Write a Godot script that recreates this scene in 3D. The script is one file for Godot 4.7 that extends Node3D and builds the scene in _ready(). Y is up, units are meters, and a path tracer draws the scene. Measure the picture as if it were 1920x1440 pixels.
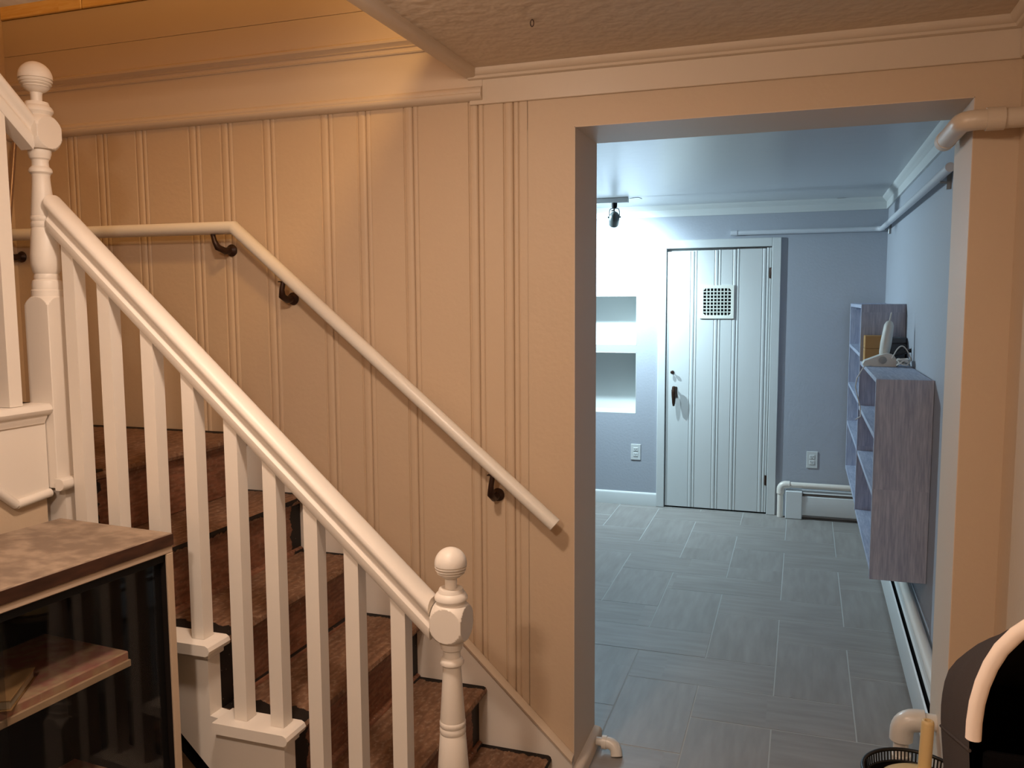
extends Node3D

# ---------------------------------------------------------------- mesh helpers
class MB:
	var st := SurfaceTool.new()
	func _init():
		st.begin(Mesh.PRIMITIVE_TRIANGLES)
	func _uv(p: Vector3, n: Vector3) -> Vector2:
		var a := n.abs()
		if a.y >= a.x and a.y >= a.z:
			return Vector2(p.x, p.z)
		if a.z >= a.x:
			return Vector2(p.x, -p.y)
		return Vector2(p.z, -p.y)
	func vtx(p: Vector3, n: Vector3, uv):
		st.set_normal(n)
		st.set_uv(uv if uv != null else _uv(p, n))
		st.add_vertex(p)
	func tri(a: Vector3, b: Vector3, c: Vector3, na: Vector3, nb: Vector3, nc: Vector3, ua = null, ub = null, uc = null):
		var g := (b - a).cross(c - a)
		if g.length_squared() < 1e-18:
			return
		if ua == null:
			var n := na + nb + nc
			ua = _uv(a, n)
			ub = _uv(b, n)
			uc = _uv(c, n)
		if g.dot(na + nb + nc) > 0:
			vtx(a, na, ua); vtx(c, nc, uc); vtx(b, nb, ub)
		else:
			vtx(a, na, ua); vtx(b, nb, ub); vtx(c, nc, uc)
	func quad(a, b, c, d, n: Vector3):
		tri(a, b, c, n, n, n)
		tri(a, c, d, n, n, n)
	func quadn(a, b, c, d, na, nb, nc, nd):
		tri(a, b, c, na, nb, nc)
		tri(a, c, d, na, nc, nd)
	# chamfered box
	func box(c: Vector3, s: Vector3, b := 0.003, xf := Transform3D.IDENTITY):
		var h := s * 0.5
		b = min(b, min(h.x, min(h.y, h.z)) * 0.9)
		for ax in 3:
			for sg in [-1.0, 1.0]:
				var u := (ax + 1) % 3
				var v := (ax + 2) % 3
				var n := Vector3.ZERO
				n[ax] = sg
				var q := []
				for k in [[-1, -1], [1, -1], [1, 1], [-1, 1]]:
					var p := c
					p[ax] += sg * h[ax]
					p[u] += k[0] * (h[u] - b)
					p[v] += k[1] * (h[v] - b)
					q.append(xf * p)
				quad(q[0], q[1], q[2], q[3], (xf.basis * n).normalized())
		if b <= 0.0:
			return
		for ax in 3:
			var u := (ax + 1) % 3
			var v := (ax + 2) % 3
			for su in [-1.0, 1.0]:
				for sv in [-1.0, 1.0]:
					var q := []
					for k in [[-1, 0], [1, 0], [1, 1], [-1, 1]]:
						var p := c
						p[ax] += k[0] * (h[ax] - b)
						p[u] += su * (h[u] - (b if k[1] == 1 else 0.0))
						p[v] += sv * (h[v] - (0.0 if k[1] == 1 else b))
						q.append(xf * p)
					var n := Vector3.ZERO
					n[u] = su
					n[v] = sv
					quad(q[0], q[1], q[2], q[3], (xf.basis * n).normalized())
		for sx in [-1.0, 1.0]:
			for sy in [-1.0, 1.0]:
				for sz in [-1.0, 1.0]:
					var sgn := Vector3(sx, sy, sz)
					var n := (xf.basis * sgn).normalized()
					var p0 := c + sgn * (h - Vector3(0, b, b))
					var p1 := c + sgn * (h - Vector3(b, 0, b))
					var p2 := c + sgn * (h - Vector3(b, b, 0))
					tri(xf * p0, xf * p1, xf * p2, n, n, n)
	func span(a: Vector3, b: Vector3, ch := 0.003):
		box((a + b) * 0.5, (b - a).abs(), ch)
	# profile (closed polygon) swept from p0 to p1, profile axes ux, uy
	func sweep(pr: PackedVector2Array, p0: Vector3, p1: Vector3, ux: Vector3, uy: Vector3, crease := 40.0, caps := true):
		var d := p1 - p0
		var n := pr.size()
		var cen := Vector2.ZERO
		for p in pr:
			cen += p
		cen /= n
		var area := 0.0
		for i in n:
			area += pr[i].cross(pr[(i + 1) % n])
		var sg := 1.0 if area > 0 else -1.0
		var en := []
		for i in n:
			var e := pr[(i + 1) % n] - pr[i]
			var n2 := Vector2(e.y, -e.x) * sg
			var e3 := ux * e.x + uy * e.y
			var m := d.cross(e3).normalized()
			var out := ux * n2.x + uy * n2.y
			if m.dot(out) < 0:
				m = -m
			en.append(m)
		var cc := cos(deg_to_rad(crease))
		for i in n:
			var j := (i + 1) % n
			var na: Vector3 = en[i]
			var nb: Vector3 = en[i]
			var pv: Vector3 = en[(i + n - 1) % n]
			var nx: Vector3 = en[j]
			if pv.dot(na) > cc:
				na = (na + pv).normalized()
			if nx.dot(nb) > cc:
				nb = (nb + nx).normalized()
			var a := p0 + ux * pr[i].x + uy * pr[i].y
			var b := p0 + ux * pr[j].x + uy * pr[j].y
			quadn(a, b, b + d, a + d, na, nb, nb, na)
		if caps:
			var idx := Geometry2D.triangulate_polygon(pr)
			var cn := ux.cross(uy).normalized()
			if cn.dot(d) < 0:
				cn = -cn
			for k in range(0, idx.size(), 3):
				var t := []
				for m in 3:
					var q := pr[idx[k + m]]
					t.append(p0 + ux * q.x + uy * q.y)
				tri(t[0], t[1], t[2], -cn, -cn, -cn)
				tri(t[0] + d, t[1] + d, t[2] + d, cn, cn, cn)
	# pts: (radius, height) along axis y of xf
	func lathe(pts: Array, seg := 32, xf := Transform3D.IDENTITY, crease := 40.0):
		var n := pts.size()
		var sn := []
		for i in n - 1:
			var e: Vector2 = pts[i + 1] - pts[i]
			var m := Vector2(e.y, -e.x)
			sn.append(m.normalized())
		# outward sign: going upward the outside is +r
		var dy: float = pts[n - 1].y - pts[0].y
		var flip := 1.0
		if dy < 0:
			flip = -1.0
		var cc := cos(deg_to_rad(crease))
		for i in n - 1:
			if sn[i] == Vector2.ZERO:
				continue
			var na: Vector2 = sn[i]
			var nb: Vector2 = sn[i]
			if i > 0 and sn[i - 1].dot(na) > cc:
				na = (na + sn[i - 1]).normalized()
			if i < n - 2 and sn[i + 1].dot(nb) > cc:
				nb = (nb + sn[i + 1]).normalized()
			for k in seg:
				var t0 := TAU * k / seg
				var t1 := TAU * (k + 1) / seg
				var c0 := Vector3(cos(t0), 0, sin(t0))
				var c1 := Vector3(cos(t1), 0, sin(t1))
				var pa: Vector2 = pts[i]
				var pb: Vector2 = pts[i + 1]
				var a := c0 * pa.x + Vector3.UP * pa.y
				var b := c1 * pa.x + Vector3.UP * pa.y
				var c := c1 * pb.x + Vector3.UP * pb.y
				var d := c0 * pb.x + Vector3.UP * pb.y
				var bs := xf.basis
				quadn(xf * a, xf * b, xf * c, xf * d, (bs * (c0 * na.x + Vector3.UP * na.y) * flip).normalized(), (bs * (c1 * na.x + Vector3.UP * na.y) * flip).normalized(), (bs * (c1 * nb.x + Vector3.UP * nb.y) * flip).normalized(), (bs * (c0 * nb.x + Vector3.UP * nb.y) * flip).normalized())
	# square of half side a cut by a turned outline rf(y): blocks and posts of newels
	func cutsquare(cx: float, cz: float, a: float, ys: Array, rs: Array, seg := 96):
		var n := ys.size()
		var P := []
		var N := []
		for i in n:
			var row := []
			var nr := []
			var i0: int = max(i - 1, 0)
			var i1: int = min(i + 1, n - 1)
			var slope: float = (rs[i1] - rs[i0]) / max(ys[i1] - ys[i0], 1e-6)
			for k in seg:
				var t := TAU * (k + 0.5) / seg
				var c := cos(t)
				var s := sin(t)
				var sq: float = a / max(abs(c), abs(s))
				var r: float = min(sq, rs[i])
				row.append(Vector3(cx + c * r, ys[i], cz + s * r))
				if sq <= rs[i]:
					nr.append(Vector3(sign(c), 0, 0) if abs(c) > abs(s) else Vector3(0, 0, sign(s)))
				else:
					nr.append(Vector3(c, -slope, s).normalized())
			P.append(row)
			N.append(nr)
		for i in n - 1:
			for k in seg:
				var j := (k + 1) % seg
				quadn(P[i][k], P[i][j], P[i + 1][j], P[i + 1][k], N[i][k], N[i][j], N[i + 1][j], N[i + 1][k])
		for e in [0, n - 1]:
			var nn := Vector3.DOWN if e == 0 else Vector3.UP
			var cen := Vector3(cx, ys[e], cz)
			for k in seg:
				tri(cen, P[e][k], P[e][(k + 1) % seg], nn, nn, nn)
	func tube(path: Array, r, seg := 16, caps := true):
		var n := path.size()
		var rings := []
		var nrm := []
		var up := Vector3.UP
		var prev := Vector3.ZERO
		for i in n:
			var t: Vector3
			if i == 0:
				t = path[1] - path[0]
			elif i == n - 1:
				t = path[n - 1] - path[n - 2]
			else:
				t = (path[i + 1] - path[i]).normalized() + (path[i] - path[i - 1]).normalized()
			t = t.normalized()
			if i == 0:
				if abs(t.dot(up)) > 0.95:
					up = Vector3.RIGHT
			else:
				up = prev
			var u := (up - t * up.dot(t)).normalized()
			var v := t.cross(u)
			prev = u
			var rr: float = r[i] if r is Array else r
			if i > 0 and i < n - 1:
				var ca: float = (path[i + 1] - path[i]).normalized().dot((path[i] - path[i - 1]).normalized())
				rr /= max(0.6, sqrt((1.0 + ca) * 0.5))
			var ring := []
			var nr := []
			for k in seg:
				var a := TAU * k / seg
				var d := u * cos(a) + v * sin(a)
				ring.append(path[i] + d * rr)
				nr.append(d)
			rings.append(ring)
			nrm.append(nr)
		for i in n - 1:
			for k in seg:
				var j := (k + 1) % seg
				quadn(rings[i][k], rings[i][j], rings[i + 1][j], rings[i + 1][k], nrm[i][k], nrm[i][j], nrm[i + 1][j], nrm[i + 1][k])
		if caps:
			for e in [0, n - 1]:
				var nn: Vector3 = (path[0] - path[1]).normalized() if e == 0 else (path[n - 1] - path[n - 2]).normalized()
				for k in seg:
					tri(path[e], rings[e][k], rings[e][(k + 1) % seg], nn, nn, nn)
	# surface through rows of points; outward = away from mid
	func loft(rows: Array, mid: Vector3, closed := false):
		var n := rows.size()
		var m: int = rows[0].size()
		var nr := []
		for i in n:
			var line := []
			for k in m:
				var a: Vector3 = rows[min(i + 1, n - 1)][k] - rows[max(i - 1, 0)][k]
				var k0: int = (k + m - 1) % m if closed else max(k - 1, 0)
				var k1: int = (k + 1) % m if closed else min(k + 1, m - 1)
				var b: Vector3 = rows[i][k1] - rows[i][k0]
				var q := a.cross(b).normalized()
				if q.dot(rows[i][k] - mid) < 0:
					q = -q
				line.append(q)
			nr.append(line)
		for i in n - 1:
			for k in (m if closed else m - 1):
				var j := (k + 1) % m
				quadn(rows[i][k], rows[i][j], rows[i + 1][j], rows[i + 1][k], nr[i][k], nr[i][j], nr[i + 1][j], nr[i + 1][k])
	func done() -> ArrayMesh:
		return st.commit()

# ---------------------------------------------------------------- scene helpers
var used := {}
var M := {}

func numbered(parent: Node, called: String) -> String:
	var key := str(parent.get_instance_id()) + called
	var k: int = used.get(key, 0)
	used[key] = k + 1
	return called if k == 0 else "%s_%03d" % [called, k]

func obj(called: String, mb, m: Material, parent: Node = self, org := Vector3.ZERO) -> MeshInstance3D:
	var o := MeshInstance3D.new()
	o.name = numbered(parent, called)
	o.mesh = mb.done() if mb is MB else mb
	o.material_override = m
	o.cast_shadow = GeometryInstance3D.SHADOW_CASTING_SETTING_ON
	o.position = -org
	parent.add_child(o, true)
	return o

func tag(o: Node, label: String, category: String, group := "", kind := ""):
	o.set_meta("label", label)
	o.set_meta("category", category)
	if group != "":
		o.set_meta("group", group)
	if kind != "":
		o.set_meta("kind", kind)

func thing(called: String, label: String, category: String, at := Vector3.ZERO, group := "", kind := "") -> Node3D:
	var o := Node3D.new()
	o.name = numbered(self, called)
	o.position = at
	add_child(o, true)
	tag(o, label, category, group, kind)
	return o

func struct(called: String, mb, m: Material, label: String, category: String) -> MeshInstance3D:
	var o := obj(called, mb, m)
	tag(o, label, category, "", "structure")
	return o

func slab(a: Vector3, b: Vector3, ch := 0.002) -> MB:
	var m := MB.new()
	m.span(a, b, ch)
	return m

func V2(a: Array) -> PackedVector2Array:
	var o := PackedVector2Array()
	for p in a:
		o.append(Vector2(p[0], p[1]))
	return o

func mat(c: Color, rough := 0.6, spec := 0.5, metal := 0.0) -> StandardMaterial3D:
	var m := StandardMaterial3D.new()
	m.albedo_color = c
	m.roughness = rough
	m.metallic_specular = spec
	m.metallic = metal
	return m

func C8(r: int, g: int, b: int) -> Color:
	return Color(r / 255.0, g / 255.0, b / 255.0)

func noise(sd: int, fr: float, oct := 4) -> FastNoiseLite:
	var n := FastNoiseLite.new()
	n.seed = sd
	n.frequency = fr
	n.fractal_octaves = oct
	n.noise_type = FastNoiseLite.TYPE_SIMPLEX_SMOOTH
	return n

func bump(m: StandardMaterial3D, sd: int, fr: float, strength: float, per_metre: float):
	var img: Image = noise(sd, fr, 3).get_seamless_image(256, 256)
	img.convert(Image.FORMAT_RGBA8)
	img.bump_map_to_normal_map(strength)
	m.normal_enabled = true
	m.normal_texture = ImageTexture.create_from_image(img)
	m.uv1_triplanar = true
	m.uv1_world_triplanar = true
	m.uv1_scale = Vector3.ONE * per_metre

# streaked image: colours c0..c1 mixed by noise stretched along u
func streaks(w: int, h: int, sd: int, fx: float, fy: float, c0: Color, c1: Color, amp := 1.0) -> ImageTexture:
	var img := Image.create(w, h, false, Image.FORMAT_RGB8)
	var n := noise(sd, 1.0, 4)
	var n2 := noise(sd + 7, 1.0, 2)
	for y in h:
		for x in w:
			var v := n.get_noise_2d(x * fx, y * fy) * 0.75 + n2.get_noise_2d(x * fx * 0.3, y * fy * 0.25) * 0.55
			img.set_pixel(x, y, c0.lerp(c1, clampf(0.5 + v * amp, 0.0, 1.0)))
	return ImageTexture.create_from_image(img)

# worn stair wood: brown in the middle, old black finish left along both ends of the boards (axis across = u or v)
func stair_wood(w: int, h: int, sd: int, across_v: bool, ca: Color, cb: Color, cdust: Color, band: float) -> ImageTexture:
	var img := Image.create(w, h, false, Image.FORMAT_RGB8)
	var n := noise(sd, 1.0, 5)
	var e := noise(sd + 3, 1.0, 4)
	var rng := RandomNumberGenerator.new()
	rng.seed = sd
	for y in h:
		for x in w:
			var t: float = (float(y) / h) if across_v else (float(x) / w)
			var u: float = (float(x) / w) if across_v else (float(y) / h)
			var v := n.get_noise_2d(t * 9.0, u * 26.0)
			var v2 := e.get_noise_2d(t * 30.0 + 40.0, u * 30.0)
			var c := ca.lerp(cb, clampf(0.5 + v * 0.8, 0.0, 1.0))
			c = c.lerp(cdust, clampf(v2 * 1.5 - 0.15, 0.0, 0.6))
			var edge := band + e.get_noise_2d(u * 9.0, 3.0) * 0.016 + e.get_noise_2d(u * 40.0, 9.0) * 0.008
			var edge2 := 0.09 + e.get_noise_2d(u * 9.0, 13.0) * 0.03
			if t < edge or t > 0.93 - edge2:
				c = Color(0.055, 0.045, 0.04).lerp(c, 0.12)
			img.set_pixel(x, y, c)
	for k in 70:
		var px := rng.randi_range(2, w - 4)
		var py := rng.randi_range(2, h - 4)
		var cc := Color(0.72, 0.66, 0.6)
		img.set_pixel(px, py, cc)
		if k % 4 == 0:
			img.set_pixel(px + 1, py, cc)
			img.set_pixel(px, py + 1, cc)
	return ImageTexture.create_from_image(img)

func texmat(t: Texture2D, scale: Vector3, rough := 0.6, spec := 0.4) -> StandardMaterial3D:
	var m := mat(Color.WHITE, rough, spec)
	m.albedo_texture = t
	m.uv1_scale = scale
	return m

func materials():
	M.white = mat(C8(230, 221, 209), 0.42, 0.45)
	M.white_flat = mat(C8(228, 218, 206), 0.5, 0.4)
	M.peach = mat(C8(206, 182, 154), 0.5, 0.4)
	bump(M.peach, 3, 0.05, 0.35, 3.0)
	M.peach_trim = mat(C8(212, 194, 172), 0.35, 0.5)
	M.ceiling = mat(C8(214, 196, 174), 0.6, 0.4)
	bump(M.ceiling, 5, 0.04, 1.0, 1.6)
	M.jamb = mat(C8(222, 202, 180), 0.5, 0.4)
	M.rail_cream = mat(C8(234, 228, 216), 0.35, 0.5)
	M.bronze = mat(C8(58, 38, 28), 0.4, 0.5, 0.4)
	M.blue_wall = mat(C8(170, 175, 184), 0.55, 0.4)
	bump(M.blue_wall, 9, 0.06, 0.35, 3.0)
	M.blue_ceiling = mat(C8(196, 200, 204), 0.3, 0.5)
	bump(M.blue_ceiling, 11, 0.025, 0.25, 1.2)
	M.cool_white = mat(C8(210, 214, 213), 0.4, 0.5)
	M.metal_white = mat(C8(218, 222, 222), 0.35, 0.5)
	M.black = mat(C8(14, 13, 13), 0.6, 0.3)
	M.dark_wood = mat(C8(62, 42, 30), 0.5, 0.4)
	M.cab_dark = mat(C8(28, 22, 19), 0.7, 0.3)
	M.grout = mat(C8(176, 178, 176), 0.8, 0.2)
	M.aluminium = mat(C8(176, 176, 174), 0.35, 0.5, 0.6)
	M.pvc = mat(C8(226, 220, 210), 0.3, 0.5)
	M.tread = texmat(stair_wood(320, 448, 21, true, C8(104, 76, 58), C8(140, 106, 82), C8(158, 136, 116), 0.052), Vector3(1.6, 1.18, 1), 0.62, 0.35)
	M.riser = texmat(stair_wood(448, 192, 31, false, C8(106, 70, 52), C8(148, 100, 76), C8(146, 116, 94), 0.10), Vector3(1.18, 2.2, 1), 0.5, 0.4)
	M.laminate = texmat(streaks(256, 512, 41, 0.22, 0.012, C8(146, 154, 176), C8(178, 184, 200), 1.0), Vector3(2.2, 1.4, 1), 0.5, 0.4)
	M.cab_top = texmat(streaks(512, 256, 51, 0.012, 0.05, C8(122, 104, 88), C8(156, 136, 116), 1.2), Vector3(2.2, 1.6, 1), 0.55, 0.4)
	M.cab_edge = texmat(streaks(256, 128, 53, 0.02, 0.1, C8(46, 26, 16), C8(70, 42, 28), 1.0), Vector3(2.0, 3.0, 1), 0.45, 0.4)
	M.shelf_board = texmat(streaks(256, 256, 57, 0.03, 0.03, C8(206, 174, 136), C8(194, 134, 116), 1.3), Vector3(3.0, 3.0, 1), 0.6, 0.4)
	M.oak = texmat(streaks(256, 128, 59, 0.02, 0.2, C8(240, 196, 122), C8(252, 218, 150), 1.0), Vector3(1.5, 4.0, 1), 0.4, 0.5)
	var glass := mat(Color(0.06, 0.06, 0.06, 0.2), 0.02, 0.3)
	glass.transparency = BaseMaterial3D.TRANSPARENCY_ALPHA
	M.glass = glass
	M.cloth = mat(C8(66, 58, 54), 0.9, 0.2)
	bump(M.cloth, 15, 0.12, 2.0, 14.0)
	M.cloth_black = mat(C8(12, 11, 11), 0.95, 0.15)
	M.piping = mat(C8(232, 214, 198), 0.8, 0.2)
	M.cream = mat(C8(226, 196, 140), 0.4, 0.5)
	M.black_plastic = mat(C8(26, 22, 20), 0.4, 0.5)
	M.cardboard = mat(C8(176, 138, 92), 0.8, 0.2)
	M.phone = mat(C8(206, 206, 200), 0.45, 0.4)
	M.steel = mat(C8(150, 152, 152), 0.35, 0.5, 0.7)
	M.pole = mat(C8(150, 124, 108), 0.25, 0.6, 0.3)
	for k in 3:
		M["tile_x_%d" % k] = texmat(streaks(256, 256, 61 + k * 5, 0.011, 0.075, C8(134, 129, 124), C8(154, 150, 146), 0.7), Vector3(1, 1, 1), 0.42, 0.5)

# ---------------------------------------------------------------- pieces
const LANDING := 1.025
const RISE := 0.205
const RUN := 0.2265

func bead_plank(x0: float, x1: float, y0: float, y1: float, z: float, left_joint := true, right_joint := true, sc := 1.0) -> MB:
	# board whose edges carry a bead and two fine grooves
	var pr := []
	var d := 0.0046 * sc
	pr.append([x0, z - 0.011])
	if left_joint:
		pr.append_array([[x0 + 0.001, z - d], [x0 + 0.003 * sc, z - 0.0008], [x0 + 0.007 * sc, z + 0.0008], [x0 + 0.014 * sc, z + 0.0008], [x0 + 0.0175 * sc, z - 0.0008], [x0 + 0.0192 * sc, z - d * 0.9], [x0 + 0.0208 * sc, z - d * 0.9], [x0 + 0.023 * sc, z]])
	else:
		pr.append([x0, z])
	if right_joint:
		pr.append_array([[x1 - 0.0335 * sc, z], [x1 - 0.0315 * sc, z - d * 0.9], [x1 - 0.0298 * sc, z - d * 0.9], [x1 - 0.027 * sc, z - 0.0008], [x1 - 0.022 * sc, z + 0.001], [x1 - 0.010 * sc, z + 0.001], [x1 - 0.0035 * sc, z - 0.0008], [x1 - 0.001, z - d]])
	else:
		pr.append([x1, z])
	pr.append([x1, z - 0.011])
	var m := MB.new()
	m.sweep(V2(pr), Vector3(0, y0, 0), Vector3(0, y1, 0), Vector3.RIGHT, Vector3.BACK, 50.0)
	return m

func elbow_path(a: Vector3, c: Vector3, b: Vector3, r: float, steps := 8) -> Array:
	# from a toward corner c, bend of radius r, on to b
	var da := (a - c).normalized()
	var db := (b - c).normalized()
	var p := [a]
	for i in steps + 1:
		var t := float(i) / steps
		var q0 := c + da * r
		var q2 := c + db * r
		p.append(q0.lerp(c, t).lerp(c.lerp(q2, t), t))
	p.append(b)
	return p

func newel(parent: Node3D, cx: float, cz: float, yb: float, ball_top: float, br: float, y_arch: float, org: Vector3, label: String):
	# yb: foot of the square post; ball_top: top of the ball; y_arch: top of the square post's arched faces
	var n := obj("newel_post", _newel_shaft(cx, cz, yb, ball_top, br, y_arch), M.white, parent, org)
	n.set_meta("label", label)
	var xf := Transform3D(Basis.IDENTITY, Vector3(cx, 0, cz))
	var t := ball_top
	var b := MB.new()
	var pts := []
	pts.append(Vector2(0.014, t - br * 2.0 - 0.022))
	pts.append(Vector2(0.0145, t - br * 2.0 - 0.004))
	var yc := t - br
	for k0 in [-68, -60, -52, -44, -38, -32, -26, -20, -14, -8, -2, 5, 12, 20, 28, 36, 44, 52, 60, 68, 76, 83, 90]:
		var a := deg_to_rad(k0)
		var y := yc + br * sin(a)
		var r := br * cos(a)
		if k0 == -8 or k0 == -20 or k0 == -32:
			pts.append(Vector2(r, y - 0.0026))
			pts.append(Vector2(r - 0.0038, y - 0.0010))
			pts.append(Vector2(r - 0.0038, y + 0.0010))
			pts.append(Vector2(r + 0.0004, y + 0.0022))
		else:
			pts.append(Vector2(max(r, 0.0), y))
	b.lathe(pts, 40, xf, 35)
	obj("finial", b, M.white, n)
	var blk := MB.new()
	var ybc := t - br * 2.0 - 0.103
	var ys := []
	var rs := []
	for i in 41:
		var y := ybc - 0.0425 + 0.085 * i / 40.0
		ys.append(y)
		rs.append(sqrt(max(0.0, 0.0578 * 0.0578 - (y - ybc) * (y - ybc))))
	blk.cutsquare(cx, cz, 0.0405, ys, rs)
	obj("block", blk, M.white, n)
	return n

func _newel_shaft(cx: float, cz: float, yb: float, t: float, br: float, ya: float) -> MB:
	var m := MB.new()
	var xf := Transform3D(Basis.IDENTITY, Vector3(cx, 0, cz))
	var n := t - br * 2.0     # bottom of the ball
	# collar between ball and block
	var p := [[0.0395, n - 0.0645], [0.0395, n - 0.061], [0.036, n - 0.059], [0.0335, n - 0.056], [0.036, n - 0.052], [0.0395, n - 0.047], [0.0395, n - 0.042], [0.036, n - 0.035], [0.031, n - 0.031], [0.030, n - 0.027], [0.028, n - 0.022], [0.0, n - 0.0205]]
	var pts := []
	for q in p:
		pts.append(Vector2(q[0], q[1]))
	m.lathe(pts, 40, xf, 30)
	# below the block: rings, then the tapering column
	var y0 := n - 0.1455
	var span := y0 - ya
	var q2 := [[0.0405, ya + 0.012], [0.0405, ya + 0.03], [0.038, ya + 0.033], [0.0385, ya + 0.046], [0.036, ya + 0.056], [0.031, ya + 0.060], [0.0325, ya + 0.066], [0.030, ya + 0.075], [0.034, ya + 0.082], [0.0375, ya + 0.10], [0.0378, ya + 0.125]]
	var yl := ya + 0.125
	var yh := y0 - 0.072
	var r0 := 0.0378
	var r1 := 0.0222
	var yg := yl + (yh - yl) * 0.44
	var rg: float = lerp(r0, r1, 0.44)
	q2.append_array([[rg + 0.0006, yg - 0.022], [rg - 0.0008, yg - 0.019], [rg + 0.0008, yg - 0.015], [rg + 0.0008, yg - 0.006], [rg - 0.001, yg - 0.002], [rg + 0.0008, yg + 0.002], [rg + 0.0008, yg + 0.010], [rg - 0.001, yg + 0.013], [rg - 0.0006, yg + 0.016]])
	q2.append_array([[r1 + 0.001, yh - 0.02], [r1, yh], [0.0235, yh + 0.006], [0.0285, yh + 0.011], [0.0292, yh + 0.016], [0.0270, yh + 0.022], [0.0215, yh + 0.027], [0.0205, yh + 0.038], [0.0215, yh + 0.044], [0.0255, yh + 0.048], [0.0265, yh + 0.054], [0.0285, yh + 0.060], [0.0290, yh + 0.072], [0.0290, yh + 0.08]])
	pts = []
	for q in q2:
		pts.append(Vector2(q[0], q[1]))
	m.lathe(pts, 40, xf, 32)
	# square post with arched shoulders
	var ys := [yb]
	var rs := [0.2]
	for i in 25:
		var s := float(i) / 24.0
		ys.append(ya - 0.02 + 0.034 * s)
		rs.append(0.0600 - 0.0195 * s * s)
	m.cutsquare(cx, cz, 0.042, ys, rs)
	return m

func rail_profile(k := 1.0) -> PackedVector2Array:
	var h := [[0.021, -0.048], [0.026, -0.041], [0.027, -0.018], [0.0235, -0.013], [0.0195, -0.007], [0.0185, 0.0], [0.021, 0.007], [0.027, 0.012], [0.0315, 0.02], [0.032, 0.028], [0.029, 0.037], [0.022, 0.044], [0.011, 0.048]]
	var o := []
	for p in h:
		o.append([p[0], p[1] * k])
	for i in range(h.size() - 1, -1, -1):
		o.append([-h[i][0], h[i][1] * k])
	return V2(o)

func baluster(x: float, z: float, yb: float, yt_left: float, yt_right: float, along_z := false) -> MB:
	# square stick whose top is cut along the slope of the rail
	var h := 0.0192
	var m := MB.new()
	var pr := V2([[-h, yb], [h, yb], [h, yt_right], [-h, yt_left]])
	if along_z:
		m.sweep(pr, Vector3(x - h, 0, z), Vector3(x + h, 0, z), Vector3.BACK, Vector3.UP, 5.0)
	else:
		m.sweep(pr, Vector3(x, 0, z - h), Vector3(x, 0, z + h), Vector3.RIGHT, Vector3.UP, 5.0)
	return m

func rail_y(x: float) -> float:
	return 0.815 - 0.9 * (x + 0.21)

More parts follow.
